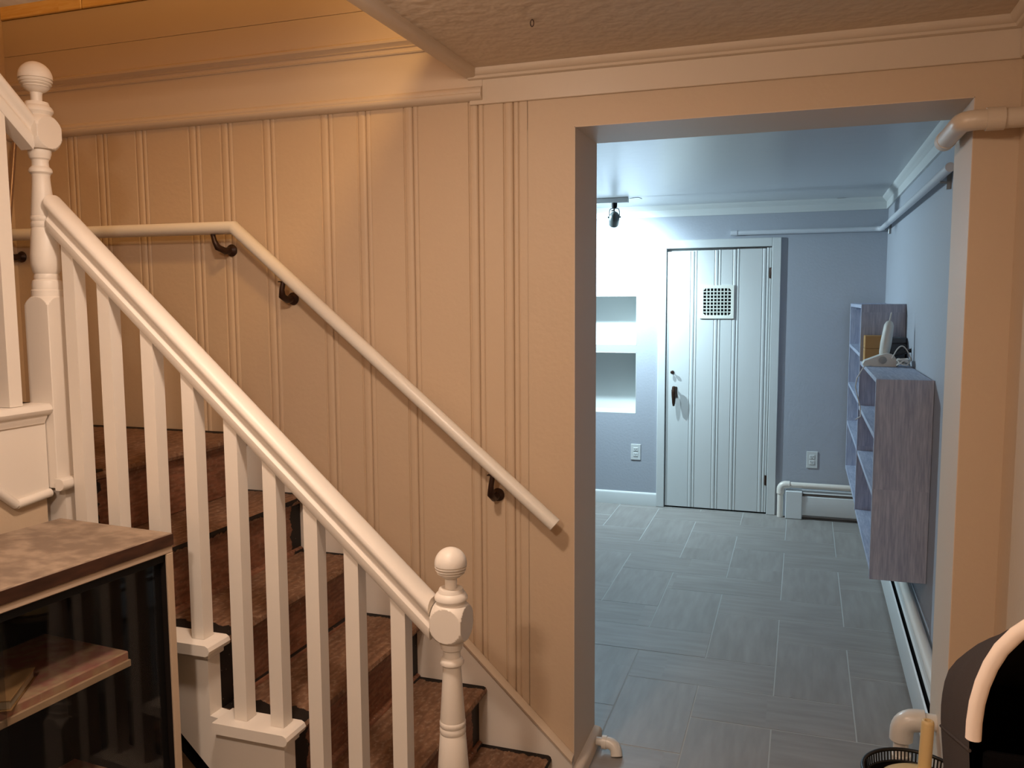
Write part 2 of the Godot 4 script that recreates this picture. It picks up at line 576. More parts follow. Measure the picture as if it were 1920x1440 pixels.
# ---------------------------------------------------------------- setting
func shell():
	# wall between the two rooms: main body, panelled toward the stairs
	var w := MB.new()
	w.span(Vector3(-2.45, -0.4, -0.29), Vector3(-0.155, 4.95, -0.0115), 0.0)
	w.span(Vector3(-0.155, -0.4, -0.29), Vector3(-0.002, 2.033, 0), 0.0)
	w.span(Vector3(-0.155, 2.033, -0.29), Vector3(1.35, 4.95, 0), 0.0)
	w.span(Vector3(1.097, -0.4, -0.29), Vector3(1.35, 2.033, 0), 0.0)
	var wall := struct("wall_back", w, M.peach, "peach painted wall with an open doorway into the blue room and boards beside the stairs", "wall")
	var joints := [-2.293, -2.15, -1.979, -1.835, -1.652, -1.412, -1.274, -1.098, -0.867, -0.724, -0.551, -0.321, -0.202]
	for i in joints.size() - 1:
		obj("plank", bead_plank(joints[i], joints[i + 1], -0.2, 2.16, 0.0, i > 0), M.peach, wall)
	obj("plank", bead_plank(-0.202, -0.152, -0.2, 2.16, 0.0, true, false), M.peach, wall)
	# lining of the opening
	var jl := MB.new()
	jl.span(Vector3(-0.004, -0.12, -0.292), Vector3(0.0, 2.031, -0.0005), 0.0)
	jl.span(Vector3(1.095, -0.2, -0.292), Vector3(1.099, 2.031, -0.0005), 0.0)
	jl.span(Vector3(0.0, 2.031, -0.292), Vector3(1.095, 2.035, -0.0005), 0.0)
	struct("trim_1", jl, M.jamb, "pale painted lining inside the open doorway between the rooms", "trim")
	var bb := MB.new()
	bb.sweep(V2([[0, -0.22], [0.028, -0.22], [0.028, -0.05], [0.024, -0.042], [0.016, -0.038], [0, -0.036]]), Vector3(0, 0, -0.29), Vector3(0, 0, 0.012), Vector3.RIGHT, Vector3.UP)
	struct("baseboard_left", bb, M.jamb, "short white baseboard at the foot of the left side of the doorway", "baseboard")
	# near room
	struct("floor", slab(Vector3(-2.45, -0.4, 0), Vector3(1.35, -0.205, 4.75)), mat(C8(104, 98, 92), 0.6), "plain dull floor of the lower near room", "floor")
	var wr := slab(Vector3(1.205, -0.4, 0), Vector3(1.35, 4.95, 4.75), 0.0)
	struct("wall_right", wr, M.peach, "peach wall at the edge of the photo beside the stroller", "wall")
	struct("wall_front", slab(Vector3(-2.45, -0.4, 4.62), Vector3(1.35, 4.95, 4.75), 0.0), M.white_flat, "white wall behind the camera", "wall")
	struct("wall_left", slab(Vector3(-2.45, -0.4, 0), Vector3(-2.293, 4.95, 4.62), 0.0), M.peach, "peach end wall of the stair landing", "wall")
	var c := MB.new()
	c.span(Vector3(-0.345, 2.226, 0), Vector3(1.21, 2.5, 4.63), 0.0)
	c.span(Vector3(-1.23, 2.226, 0.95), Vector3(-0.345, 2.5, 4.63), 0.0)
	c.span(Vector3(-2.30, 2.226, 2.9), Vector3(-1.23, 2.5, 4.63), 0.0)
	var ceil := struct("ceiling", c, M.ceiling, "textured tan ceiling over the near room, cut away above the stairs", "ceiling")
	var ce := MB.new()
	ce.sweep(V2([[-0.016, 2.226], [-0.016, 2.212], [-0.012, 2.206], [-0.004, 2.202], [0.02, 2.202], [0.028, 2.206], [0.032, 2.214], [0.034, 2.226]]), Vector3(-0.345, 0, 0.0), Vector3(-0.345, 0, 0.95), Vector3.RIGHT, Vector3.UP)
	obj("edge_bead", ce, M.peach_trim, ceil)
	# mark on the ceiling: a torn hook hole
	var mk := MB.new()
	var ring := []
	for i in 17:
		var a := TAU * i / 16.0
		ring.append(Vector3(-0.006 + 0.0045 * cos(a), 2.2165 + 0.0085 * sin(a), 0.418))
	mk.tube(ring, 0.0015, 6, false)
	tag(obj("ceiling_hook", mk, M.dark_wood), "tiny dark metal hook loop in the tan ceiling", "hook")
	# crown and frieze along the back wall
	var fr := MB.new()
	fr.span(Vector3(-0.345, 2.121, 0), Vector3(1.205, 2.21, 0.010), 0.002)
	fr.span(Vector3(1.195, 2.121, 0.010), Vector3(1.205, 2.21, 4.6), 0.002)
	struct("trim_2", fr, M.peach_trim, "flat pale frieze board under the ceiling, above the doorway", "trim")
	var crp := V2([[0.0, 2.196], [0.010, 2.196], [0.016, 2.199], [0.019, 2.206], [0.024, 2.208], [0.030, 2.212], [0.034, 2.219], [0.036, 2.226], [0.0, 2.226]])
	var cr := MB.new()
	cr.sweep(crp, Vector3(-0.345, 0, 0.008), Vector3(1.205, 0, 0.008), Vector3.BACK, Vector3.UP)
	var crr := MB.new()
	crr.sweep(crp, Vector3(1.197, 0, 0.008), Vector3(1.197, 0, 4.6), Vector3.LEFT, Vector3.UP)
	var t3 := struct("trim_3", cr, M.peach_trim, "narrow beaded crown moulding where tan ceiling meets frieze", "trim")
	obj("return", crr, M.peach_trim, t3)
	# band along the stair wall: rounded rail, flat board, beaded moulding
	var lo := MB.new()
	lo.sweep(V2([[0, 2.133], [0.010, 2.134], [0.022, 2.139], [0.028, 2.147], [0.028, 2.153], [0.025, 2.1565], [0.0265, 2.160], [0.024, 2.169], [0.017, 2.175], [0.012, 2.177], [0.012, 2.305], [0, 2.305]]), Vector3(-2.293, 0, 0), Vector3(-0.30, 0, 0), Vector3.BACK, Vector3.UP)
	struct("trim_4", lo, M.peach_trim, "rounded peach moulding and flat band along the stair wall above the boards", "trim")
	var up := MB.new()
	up.sweep(V2([[0, 2.300], [0.016, 2.301], [0.018, 2.305], [0.013, 2.309], [0.013, 2.318], [0.018, 2.322], [0.013, 2.326], [0.017, 2.331], [0.024, 2.338], [0.024, 2.346], [0.015, 2.354], [0.0, 2.356]]), Vector3(-2.293, 0, 0), Vector3(-0.345, 0, 0), Vector3.BACK, Vector3.UP)
	struct("trim_5", up, M.peach_trim, "upper beaded moulding high on the stairwell wall", "trim")
	var ub := struct("trim_6", slab(Vector3(-2.293, 2.35, -0.0115), Vector3(-0.345, 2.4535, 0.004), 0.001), M.peach_trim, "horizontal boards at the top of the stairwell wall", "trim")
	obj("board", slab(Vector3(-2.293, 2.4545, -0.0115), Vector3(-0.345, 2.59, 0.004), 0.001), M.peach_trim, ub)
	obj("board", slab(Vector3(-2.293, 2.648, -0.0115), Vector3(-0.345, 2.80, 0.006), 0.003), mat(C8(200, 190, 170), 0.5), ub)
	var ok := struct("trim_7", slab(Vector3(-2.293, 2.592, -0.0115), Vector3(-1.893, 2.645, 0.012), 0.003), M.oak, "honey oak strip at the top left of the stairwell", "trim")
	obj("strip", slab(Vector3(-1.890, 2.592, -0.0115), Vector3(-1.56, 2.645, 0.012), 0.003), M.oak, ok)
	obj("dark_strip", slab(Vector3(-1.558, 2.592, -0.0115), Vector3(-1.2, 2.645, 0.008), 0.003), M.dark_wood, ok)
	# upstairs
	struct("ceiling", slab(Vector3(-2.45, 4.8, -0.2), Vector3(1.35, 4.95, 4.75), 0.0), M.ceiling, "ceiling of the upper storey above the stairwell", "ceiling")
	struct("shade_beam", slab(Vector3(-2.293, 2.89, 0.88), Vector3(-0.16, 3.03, 0.94), 0.004), M.peach_trim, "beam added out of view upstairs to cut off part of the lamp light", "shade_beam")  # made-up blocker: only there to throw a shadow edge on the stairwell wall

func staircase():
	var org := Vector3(-0.07, -0.205, 0.82)
	var st := thing("staircase", "worn dark wood stairs with white painted edges, rising left along the peach boards", "stairs", org)
	for k in 5:
		var x: float = -0.07 - RUN * k
		var y: float = RISE * k
		var t := MB.new()
		t.sweep(V2([[x - RUN - 0.028, y - 0.028], [x - 0.012, y - 0.028], [x - 0.004, y - 0.024], [x, y - 0.014], [x - 0.004, y - 0.004], [x - 0.012, y], [x - RUN - 0.028, y]]), Vector3(0, 0, 0.024), Vector3(0, 0, 0.772), Vector3.RIGHT, Vector3.UP)
		obj("tread", t, M.tread, st, org)
		var r := slab(Vector3(x - 0.05, y - RISE - 0.001, 0.024), Vector3(x - 0.03, y - 0.028, 0.772), 0.001)
		obj("riser", r, M.riser, st, org)
		# quarter moulding at the foot of the riser, a little lighter than the riser
		var qm := MB.new()
		qm.sweep(V2([[0, 0], [0.014, 0], [0.012, 0.008], [0.008, 0.012], [0, 0.014]]), Vector3(x - 0.03, y - RISE, 0.03), Vector3(x - 0.03, y - RISE, 0.72), Vector3.RIGHT, Vector3.UP)
		obj("quarter_round", qm, M.riser, st, org)
		# painted end of the tread, overhanging the stringer
		var e := MB.new()
		e.sweep(V2([[x - RUN, y - 0.0285], [x - 0.012, y - 0.0285], [x - 0.003, y - 0.024], [x + 0.001, y - 0.014], [x - 0.003, y - 0.004], [x - 0.012, y + 0.0008], [x - RUN, y + 0.0008]]), Vector3(0, 0, 0.765), Vector3(0, 0, 0.852), Vector3.RIGHT, Vector3.UP)
		obj("tread_end", e, M.white, st, org)
		var cv := slab(Vector3(x - 0.032, y - 0.043, 0.772), Vector3(x - 0.014, y - 0.0285, 0.835), 0.003)
		obj("cove", cv, M.white, st, org)
	# landing
	var x5 := -0.07 - RUN * 5
	var lt := MB.new()
	lt.sweep(V2([[-2.291, 0.985], [x5 - 0.012, LANDING - 0.028], [x5 - 0.004, LANDING - 0.024], [x5, LANDING - 0.014], [x5 - 0.004, LANDING - 0.004], [x5 - 0.012, LANDING], [-2.291, LANDING]]), Vector3(0, 0, 0.004), Vector3(0, 0, 0.757), Vector3.RIGHT, Vector3.UP)
	obj("landing", lt, M.tread, st, org)
	var le := MB.new()
	le.sweep(V2([[x5 - 0.0295, LANDING - 0.032], [x5 - 0.012, LANDING - 0.032], [x5 - 0.003, LANDING - 0.026], [x5 + 0.001, LANDING - 0.015], [x5 - 0.003, LANDING - 0.004], [x5 - 0.012, LANDING], [x5 - 0.0295, LANDING]]), Vector3(0, 0, 0.765), Vector3(0, 0, 0.852), Vector3.RIGHT, Vector3.UP)
	obj("tread_end", le, M.white, st, org)
	obj("riser", slab(Vector3(x5 - 0.05, LANDING - RISE, 0.024), Vector3(x5 - 0.03, LANDING - 0.028, 0.772), 0.001), M.riser, st, org)
	# outer stringer: stepped white board, cut along a slope below
	var pr := []
	for k in 6:
		var x: float = -0.07 - RUN * k - 0.030
		var y: float = RISE * k
		pr.append([x, y - RISE - (0.2 if k == 0 else 0.0)])
		pr.append([x, y - 0.0285])
	pr.append([-1.318, LANDING - 0.0285])
	pr.append([-1.318, 0.75])
	# slope of the lower edge: through (-0.88, .349) and (-0.789, .263)
	pr.append([-1.25, 0.349 + 0.945 * 0.37])
	pr.append([-0.36, 0.349 - 0.945 * 0.52])
	pr.append([-0.24, -0.205])
	pr.append([-0.1, -0.205])
	var sg := MB.new()
	sg.sweep(V2(pr), Vector3(0, 0, 0.772), Vector3(0, 0, 0.82), Vector3.RIGHT, Vector3.UP, 5.0)
	obj("stringer", sg, M.white, st, org)
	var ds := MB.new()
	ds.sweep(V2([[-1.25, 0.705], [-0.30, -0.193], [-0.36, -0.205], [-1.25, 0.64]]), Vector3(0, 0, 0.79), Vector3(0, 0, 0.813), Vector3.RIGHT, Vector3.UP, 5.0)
	obj("dark_strip", ds, M.black, st, org)  # black strip painted in for the shadow gap below the stringer
	# skirt board on the wall, with a thin cap
	var sk := MB.new()
	var sp := [[0.0, -0.21], [0.0, -0.012]]
	sp.append([-1.2, 1.118])
	sp.append([-1.235, 1.118])
	sp.append([-1.235, 0.8])
	sp.append([-0.15, -0.21])
	sk.sweep(V2(sp), Vector3(0, 0, 0.0025), Vector3(0, 0, 0.0225), Vector3.RIGHT, Vector3.UP, 5.0)
	obj("skirt_board", sk, M.white, st, org)
	var cap := MB.new()
	cap.sweep(V2([[0, -0.010], [0.026, -0.010], [0.028, 0.0], [0.022, 0.008], [0, 0.012]]), Vector3(0.0, -0.006, 0.0025), Vector3(-1.2, 1.124, 0.0025), Vector3.BACK, Vector3.UP)
	obj("skirt_cap", cap, M.peach_trim, st, org)
	# closed wall below the stairs
	var us := MB.new()
	us.sweep(V2([[-1.25, 0.66], [-0.34, -0.205], [-1.25, -0.205]]), Vector3(0, 0, 0.74), Vector3(0, 0, 0.792), Vector3.RIGHT, Vector3.UP, 5.0)
	obj("panel", us, M.peach, st, org)

func balustrade():
	var org := Vector3(-0.095, 0, 0.79)
	var b := thing("stair_balustrade", "white balustrade of square sticks and moulded rail down the lower stairs, with its newel", "balustrade", org)
	newel(b, -0.095, 0.79, 0.002, 0.921, 0.0385, 0.245, org, "short newel with a grooved ball at the bottom of the stairs")
	var rl := MB.new()
	rl.sweep(rail_profile(1.04), Vector3(-1.238, rail_y(-1.238), 0.80), Vector3(-0.137, rail_y(-0.137), 0.80), Vector3.BACK, Vector3.UP, 42.0)
	obj("handrail", rl, M.white, b, org)
	var xs := [-1.1815, -1.068, -0.933, -0.810, -0.684, -0.573, -0.458, -0.347, -0.223]
	var steps := [4, 4, 3, 3, 2, 2, 1, 1, 0]
	for i in 9:
		var x: float = xs[i]
		var m := baluster(x, 0.799, RISE * steps[i] + 0.0015, rail_y(x - 0.019) - 0.045, rail_y(x + 0.019) - 0.045)
		obj("baluster", m, M.white, b, org)

func upper_flight():
	var org := Vector3(-1.28, LANDING, 0.83)
	# wall below the second flight
	var w := MB.new()
	var pr := [[0.845, -0.204], [0.845, 0.99], [0.95, 0.98]]
	pr.append([2.30, 2.2255])
	pr.append([4.615, 2.2255])
	pr.append([4.615, -0.204])
	w.sweep(V2(pr), Vector3(-1.31, 0, 0), Vector3(-1.272, 0, 0), Vector3.BACK, Vector3.UP, 5.0)
	struct("wall_side", w, M.peach, "peach wall under the upper stairs, behind the glass cabinet", "wall")
	var s := thing("upper_staircase", "white edged upper stairs turning toward the camera from the landing", "stairs", org)
	var sp := [[0.845, 1.2], [0.845, 0.995], [0.952, 0.985]]
	sp.append([2.33, 2.236])
	sp.append([2.33, 2.6])
	for k in range(5, -1, -1):
		var z: float = 0.82 + RUN * (k + 1)
		sp.append([z + 0.028, 1.2 + RISE * (k + 1)])
		sp.append([z + 0.028, 1.2 + RISE * k])
	var sg := MB.new()
	sg.sweep(V2(sp), Vector3(-1.2715, 0, 0), Vector3(-1.262, 0, 0), Vector3.BACK, Vector3.UP, 5.0)
	obj("stringer", sg, M.white, s, org)
	var rd := MB.new()
	for seg in [[Vector3(-1.259, 0.985, 0.845), Vector3(-1.259, 0.975, 0.952)], [Vector3(-1.259, 0.975, 0.952), Vector3(-1.259, 2.2, 2.302)]]:
		rd.tube([seg[0], seg[1]], 0.012, 12)
	obj("bead", rd, M.white, s, org)
	for k in 6:
		var y: float = 1.23 + RISE * k
		var z: float = 0.82 + RUN * k
		var t := MB.new()
		t.sweep(V2([[z, y - 0.014], [z + 0.004, y - 0.004], [z + 0.012, y], [z + RUN + 0.03, y], [z + RUN + 0.03, y - 0.028], [z + 0.012, y - 0.028]]), Vector3(-2.29, 0, 0), Vector3(-1.32, 0, 0), Vector3.BACK, Vector3.UP)
		obj("tread", t, M.tread, s, org)
		obj("riser", slab(Vector3(-2.29, y - RISE, z + 0.028), Vector3(-1.32, y - 0.028, z + 0.048), 0.001), M.riser, s, org)
		var e := MB.new()
		var z0: float = 0.8425 if k == 0 else z
		e.sweep(V2([[-1.312, y - 0.030], [-1.246, y - 0.030], [-1.238, y - 0.024], [-1.234, y - 0.015], [-1.238, y - 0.005], [-1.246, y + 0.0008], [-1.312, y + 0.0008]]), Vector3(0, 0, z0), Vector3(0, 0, z + RUN + 0.028), Vector3.RIGHT, Vector3.UP)
		obj("tread_end", e, M.white, s, org)
		var cv := MB.new()
		cv.sweep(V2([[-1.262, y - 0.052], [-1.257, y - 0.052], [-1.255, y - 0.046], [-1.248, y - 0.036], [-1.247, y - 0.030], [-1.262, y - 0.030]]), Vector3(0, 0, max(z0, z + 0.03)), Vector3(0, 0, z + RUN + 0.02), Vector3.RIGHT, Vector3.UP)
		obj("cove", cv, M.white, s, org)
	var b := thing("upper_balustrade", "white newel, rail and sticks of the upper stairs at the left edge", "balustrade", Vector3(-1.275, LANDING, 0.80))
	var bo := Vector3(-1.275, LANDING, 0.80)
	newel(b, -1.275, 0.80, 0.9975, 2.141, 0.042, 1.505, bo, "tall newel with a ball top on the landing")
	var rl := MB.new()
	rl.sweep(rail_profile(1.04), Vector3(-1.275, 1.955, 0.838), Vector3(-1.275, 1.955 + 0.9 * 1.3, 2.138), Vector3.RIGHT, Vector3.UP, 42.0)
	obj("handrail", rl, M.white, b, bo)
	for k in 8:
		var z := 0.936 + 0.113 * k
		var st: int = int((z - 0.82) / RUN)
		var yt := 1.955 + 0.9 * (z - 0.838) - 0.045
		obj("baluster", baluster(-1.275, z, 1.232 + RISE * st, yt - 0.017, yt + 0.017, true), M.white, b, bo)

func wall_handrail():
	var org := Vector3(-1.2, 1.76, 0.06)
	var h := thing("wall_handrail", "round cream handrail on dark brackets, bending down along the peach boards", "handrail", org)
	var m := MB.new()
	m.tube([Vector3(-2.292, 1.766, 0.066), Vector3(-1.212, 1.760, 0.066), Vector3(-0.046, 0.793, 0.066)], 0.0225, 24)
	obj("rail", m, M.rail_cream, h, org)
	for p in [[-2.265, 1.685, -2.275, 1.744], [-1.271, 1.686, -1.302, 1.741], [-1.021, 1.512, -1.018, 1.570], [-0.259, 0.863, -0.255, 0.94]]:
		var c := Vector3(p[0], p[1], 0)
		var br := MB.new()
		var top := Vector3(p[2], p[3], 0.066)
		br.tube([c + Vector3(0, 0, 0.012), c + Vector3(-0.004, -0.004, 0.035), c.lerp(top, 0.25) + Vector3(-0.004, -0.006, 0.050), c.lerp(top, 0.6) + Vector3(-0.003, -0.004, 0.030), top], [0.013, 0.012, 0.0105, 0.009, 0.0085], 12)
		br.box(top + Vector3(0, 0.0, 0), Vector3(0.036, 0.004, 0.014), 0.001)
		var k := obj("bracket", br, M.bronze, h, org)
		var ro := MB.new()
		ro.lathe([Vector2(0.021, 0.0), Vector2(0.022, 0.004), Vector2(0.020, 0.008), Vector2(0.016, 0.010), Vector2(0.013, 0.016), Vector2(0.007, 0.019), Vector2(0.0, 0.020)], 24, Transform3D(Basis(Vector3.RIGHT, PI / 2), c + Vector3(0, 0, 0.001)))
		obj("rosette", ro, M.bronze, k)

func glass_cabinet():
	var at := Vector3(-0.757, -0.205, 0.957)
	var c := thing("display_cabinet", "low wooden cabinet with glass front and dusty brown top, beside the balustrade", "cabinet", at)
	c.rotation_degrees.y = -4.0
	var L := 0.95
	var T := 1.15
	obj("top", slab(Vector3(-0.378, T - 0.030, 0), Vector3(0.004, T, L), 0.003), M.cab_top, c)
	obj("edge_band", slab(Vector3(0.0042, T - 0.0295, 0.001), Vector3(0.006, T - 0.0015, L), 0.0006), M.cab_edge, c)
	obj("front_rail", slab(Vector3(-0.02, T - 0.048, 0.001), Vector3(0.002, T - 0.030, L), 0.002), mat(C8(178, 156, 134), 0.5), c)
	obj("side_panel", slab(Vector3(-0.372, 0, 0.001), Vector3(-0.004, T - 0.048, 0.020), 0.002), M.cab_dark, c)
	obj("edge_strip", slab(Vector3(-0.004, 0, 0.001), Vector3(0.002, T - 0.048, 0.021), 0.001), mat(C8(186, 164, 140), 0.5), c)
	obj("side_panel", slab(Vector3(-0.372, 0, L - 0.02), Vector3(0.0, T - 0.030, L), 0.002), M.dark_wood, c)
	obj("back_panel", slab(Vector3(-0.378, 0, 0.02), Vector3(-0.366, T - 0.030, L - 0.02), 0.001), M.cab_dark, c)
	obj("bottom", slab(Vector3(-0.366, 0, 0.02), Vector3(-0.002, 0.09, L - 0.02), 0.002), M.dark_wood, c)
	obj("track", slab(Vector3(-0.03, T - 0.068, 0.021), Vector3(-0.006, T - 0.048, L - 0.02), 0.001), M.black, c)  # black bar stands in for the shaded gap above the glass
	obj("gap_shade_strip", slab(Vector3(-0.05, 0.09, 0.021), Vector3(-0.02, T - 0.068, 0.046), 0.001), M.black, c)  # black filler for the shaded gap between glass and edge strip
	var sh := obj("shelf", slab(Vector3(-0.33, 0.862, 0.10), Vector3(-0.05, 0.884, L - 0.02), 0.003), M.shelf_board, c)
	obj("lip", slab(Vector3(-0.052, 0.848, 0.10), Vector3(-0.044, 0.864, L - 0.02), 0.001), mat(C8(206, 176, 140), 0.5), sh)
	obj("shelf", slab(Vector3(-0.34, 0.50, 0.03), Vector3(-0.10, 0.518, L - 0.02), 0.003), M.shelf_board, c)
	for k in 2:
		var z0 := 0.046 if k == 0 else 0.43
		var gx := -0.014 if k == 0 else -0.022
		var g := obj("glass_pane", slab(Vector3(gx - 0.004, 0.095, z0), Vector3(gx, T - 0.066, z0 + 0.42), 0.0), M.glass, c)
		obj("pane_edge", slab(Vector3(gx - 0.004, T - 0.0660, z0), Vector3(gx, T - 0.0625, z0 + 0.42), 0.0), M.aluminium, g)
	# book on the shelf
	var f := thing("book", "buff card covered book lying askew on the shelf inside the glass cabinet", "book", Vector3(-0.912, 0.6795, 1.337))
	f.rotation.y = deg_to_rad(-57.6)
	obj("pages", slab(Vector3(-0.076, 0.003, -0.062), Vector3(0.076, 0.021, 0.062), 0.001), mat(C8(206, 190, 160), 0.8), f)
	obj("cover", slab(Vector3(-0.08, 0.0, -0.065), Vector3(0.08, 0.003, 0.065), 0.0008), M.cardboard, f)
	obj("cover", slab(Vector3(-0.08, 0.021, -0.065), Vector3(0.08, 0.024, 0.065), 0.0008), M.cardboard, f)

func landing_pole():
	var m := MB.new()
	m.tube([Vector3(-2.185, 1.027, 0.24), Vector3(-2.2375, 2.12, 0.03)], 0.0085, 14)
	tag(obj("metal_pole", m, M.pole), "thin metal pole leaning in the corner of the landing behind the newel", "pole")

func near_pipe():
	var org := Vector3(1.19, 1.955, 0.085)
	var p := thing("wall_pipe", "peach painted pipe with an elbow at the upper right corner of the doorway", "pipe", org)
	var m := MB.new()
	m.tube(elbow_path(Vector3(1.204, 1.957, 0.085), Vector3(1.058, 1.957, 0.085), Vector3(1.058, 1.957, -0.2), 0.045), 0.026, 20)
	obj("pipe", m, M.peach_trim, p, org)
	var c := MB.new()
	c.tube([Vector3(1.110, 1.957, 0.085), Vector3(1.152, 1.957, 0.085)], 0.0295, 20)
	obj("coupling", c, M.peach_trim, p, org)
	var e := MB.new()
	e.tube([Vector3(1.058, 1.957, -0.175), Vector3(1.058, 1.957, -0.225)], 0.0275, 20)
	obj("end_cap", e, M.white_flat, p, org)

func basket():
	var at := Vector3(1.0, -0.205, 0.148)
	var b := thing("slotted_basket", "black round basket with a slotted rim in front of the doorway", "basket", at)
	var m := MB.new()
	m.lathe([Vector2(0.0, 0.002), Vector2(0.098, 0.0), Vector2(0.104, 0.006), Vector2(0.126, 0.372), Vector2(0.1235, 0.372), Vector2(0.100, 0.012), Vector2(0.0, 0.010)], 48)
	obj("bucket", m, M.black_plastic, b)
	var r := MB.new()
	var ring := []
	for i in 49:
		ring.append(Vector3(0.131 * cos(TAU * i / 48), 0.407, 0.131 * sin(TAU * i / 48)))
	r.tube(ring, 0.0055, 8, false)
	var ring2 := []
	for i in 49:
		ring2.append(Vector3(0.126 * cos(TAU * i / 48), 0.374, 0.126 * sin(TAU * i / 48)))
	r.tube(ring2, 0.004, 8, false)
	for i in 84:
		var a := TAU * i / 84
		var d := Vector3(cos(a), 0, sin(a))
		r.tube([d * 0.127 + Vector3.UP * 0.374, d * 0.131 + Vector3.UP * 0.407], 0.0022, 5, false)
	obj("slotted_rim", r, M.black_plastic, b)
	var h := thing("cream_stand", "cream plastic disc with an upright hollow post, standing in the black slotted basket", "holder", Vector3(1.0, -0.193, 0.148))
	var d := MB.new()
	d.lathe([Vector2(0.0, 0.0), Vector2(0.080, 0.0), Vector2(0.088, 0.34), Vector2(0.096, 0.352), Vector2(0.0995, 0.362), Vector2(0.097, 0.373), Vector2(0.085, 0.381), Vector2(0.06, 0.386), Vector2(0.03, 0.388), Vector2(0.0, 0.388)], 48, Transform3D(Basis.IDENTITY, Vector3(0.012, 0, 0)), 30)
	obj("disc", d, M.cream, h)
	var t := MB.new()
	t.lathe([Vector2(0.0172, 0.0), Vector2(0.0165, 0.150), Vector2(0.0150, 0.157), Vector2(0.0120, 0.159), Vector2(0.0085, 0.158), Vector2(0.0075, 0.154), Vector2(0.0075, 0.1)], 28, Transform3D(Basis(Vector3.BACK, -0.03), Vector3(0.027, 0.386, -0.02)), 50)
	obj("post", t, M.cream, h)
	var hole := MB.new()
	hole.lathe([Vector2(0.0074, 0.0), Vector2(0.0, 0.0005)], 16, Transform3D(Basis(Vector3.BACK, -0.03), Vector3(0.027, 0.486, -0.02)))
	obj("bore", hole, M.black, h)

func curve(a: Array, n: int) -> Array:
	# evenly spaced points of a smooth line through the given ones
	var c := Curve2D.new()
	for i in a.size():
		var p := Vector2(a[i][0], a[i][1])
		var p0 := Vector2(a[max(i - 1, 0)][0], a[max(i - 1, 0)][1])
		var p1 := Vector2(a[min(i + 1, a.size() - 1)][0], a[min(i + 1, a.size() - 1)][1])
		var t := (p1 - p0) / 6.0
		c.add_point(p, -t, t)
	var o := []
	for k in n + 1:
		o.append(c.sample_baked(c.get_baked_length() * k / n, true))
	return o

func mirrored(half: Array, cx: float) -> Array:
	var o := half.duplicate()
	for k in range(half.size() - 2, -1, -1):
		var p: Vector3 = half[k]
		o.append(Vector3(2.0 * cx - p.x, p.y, p.z))
	return o

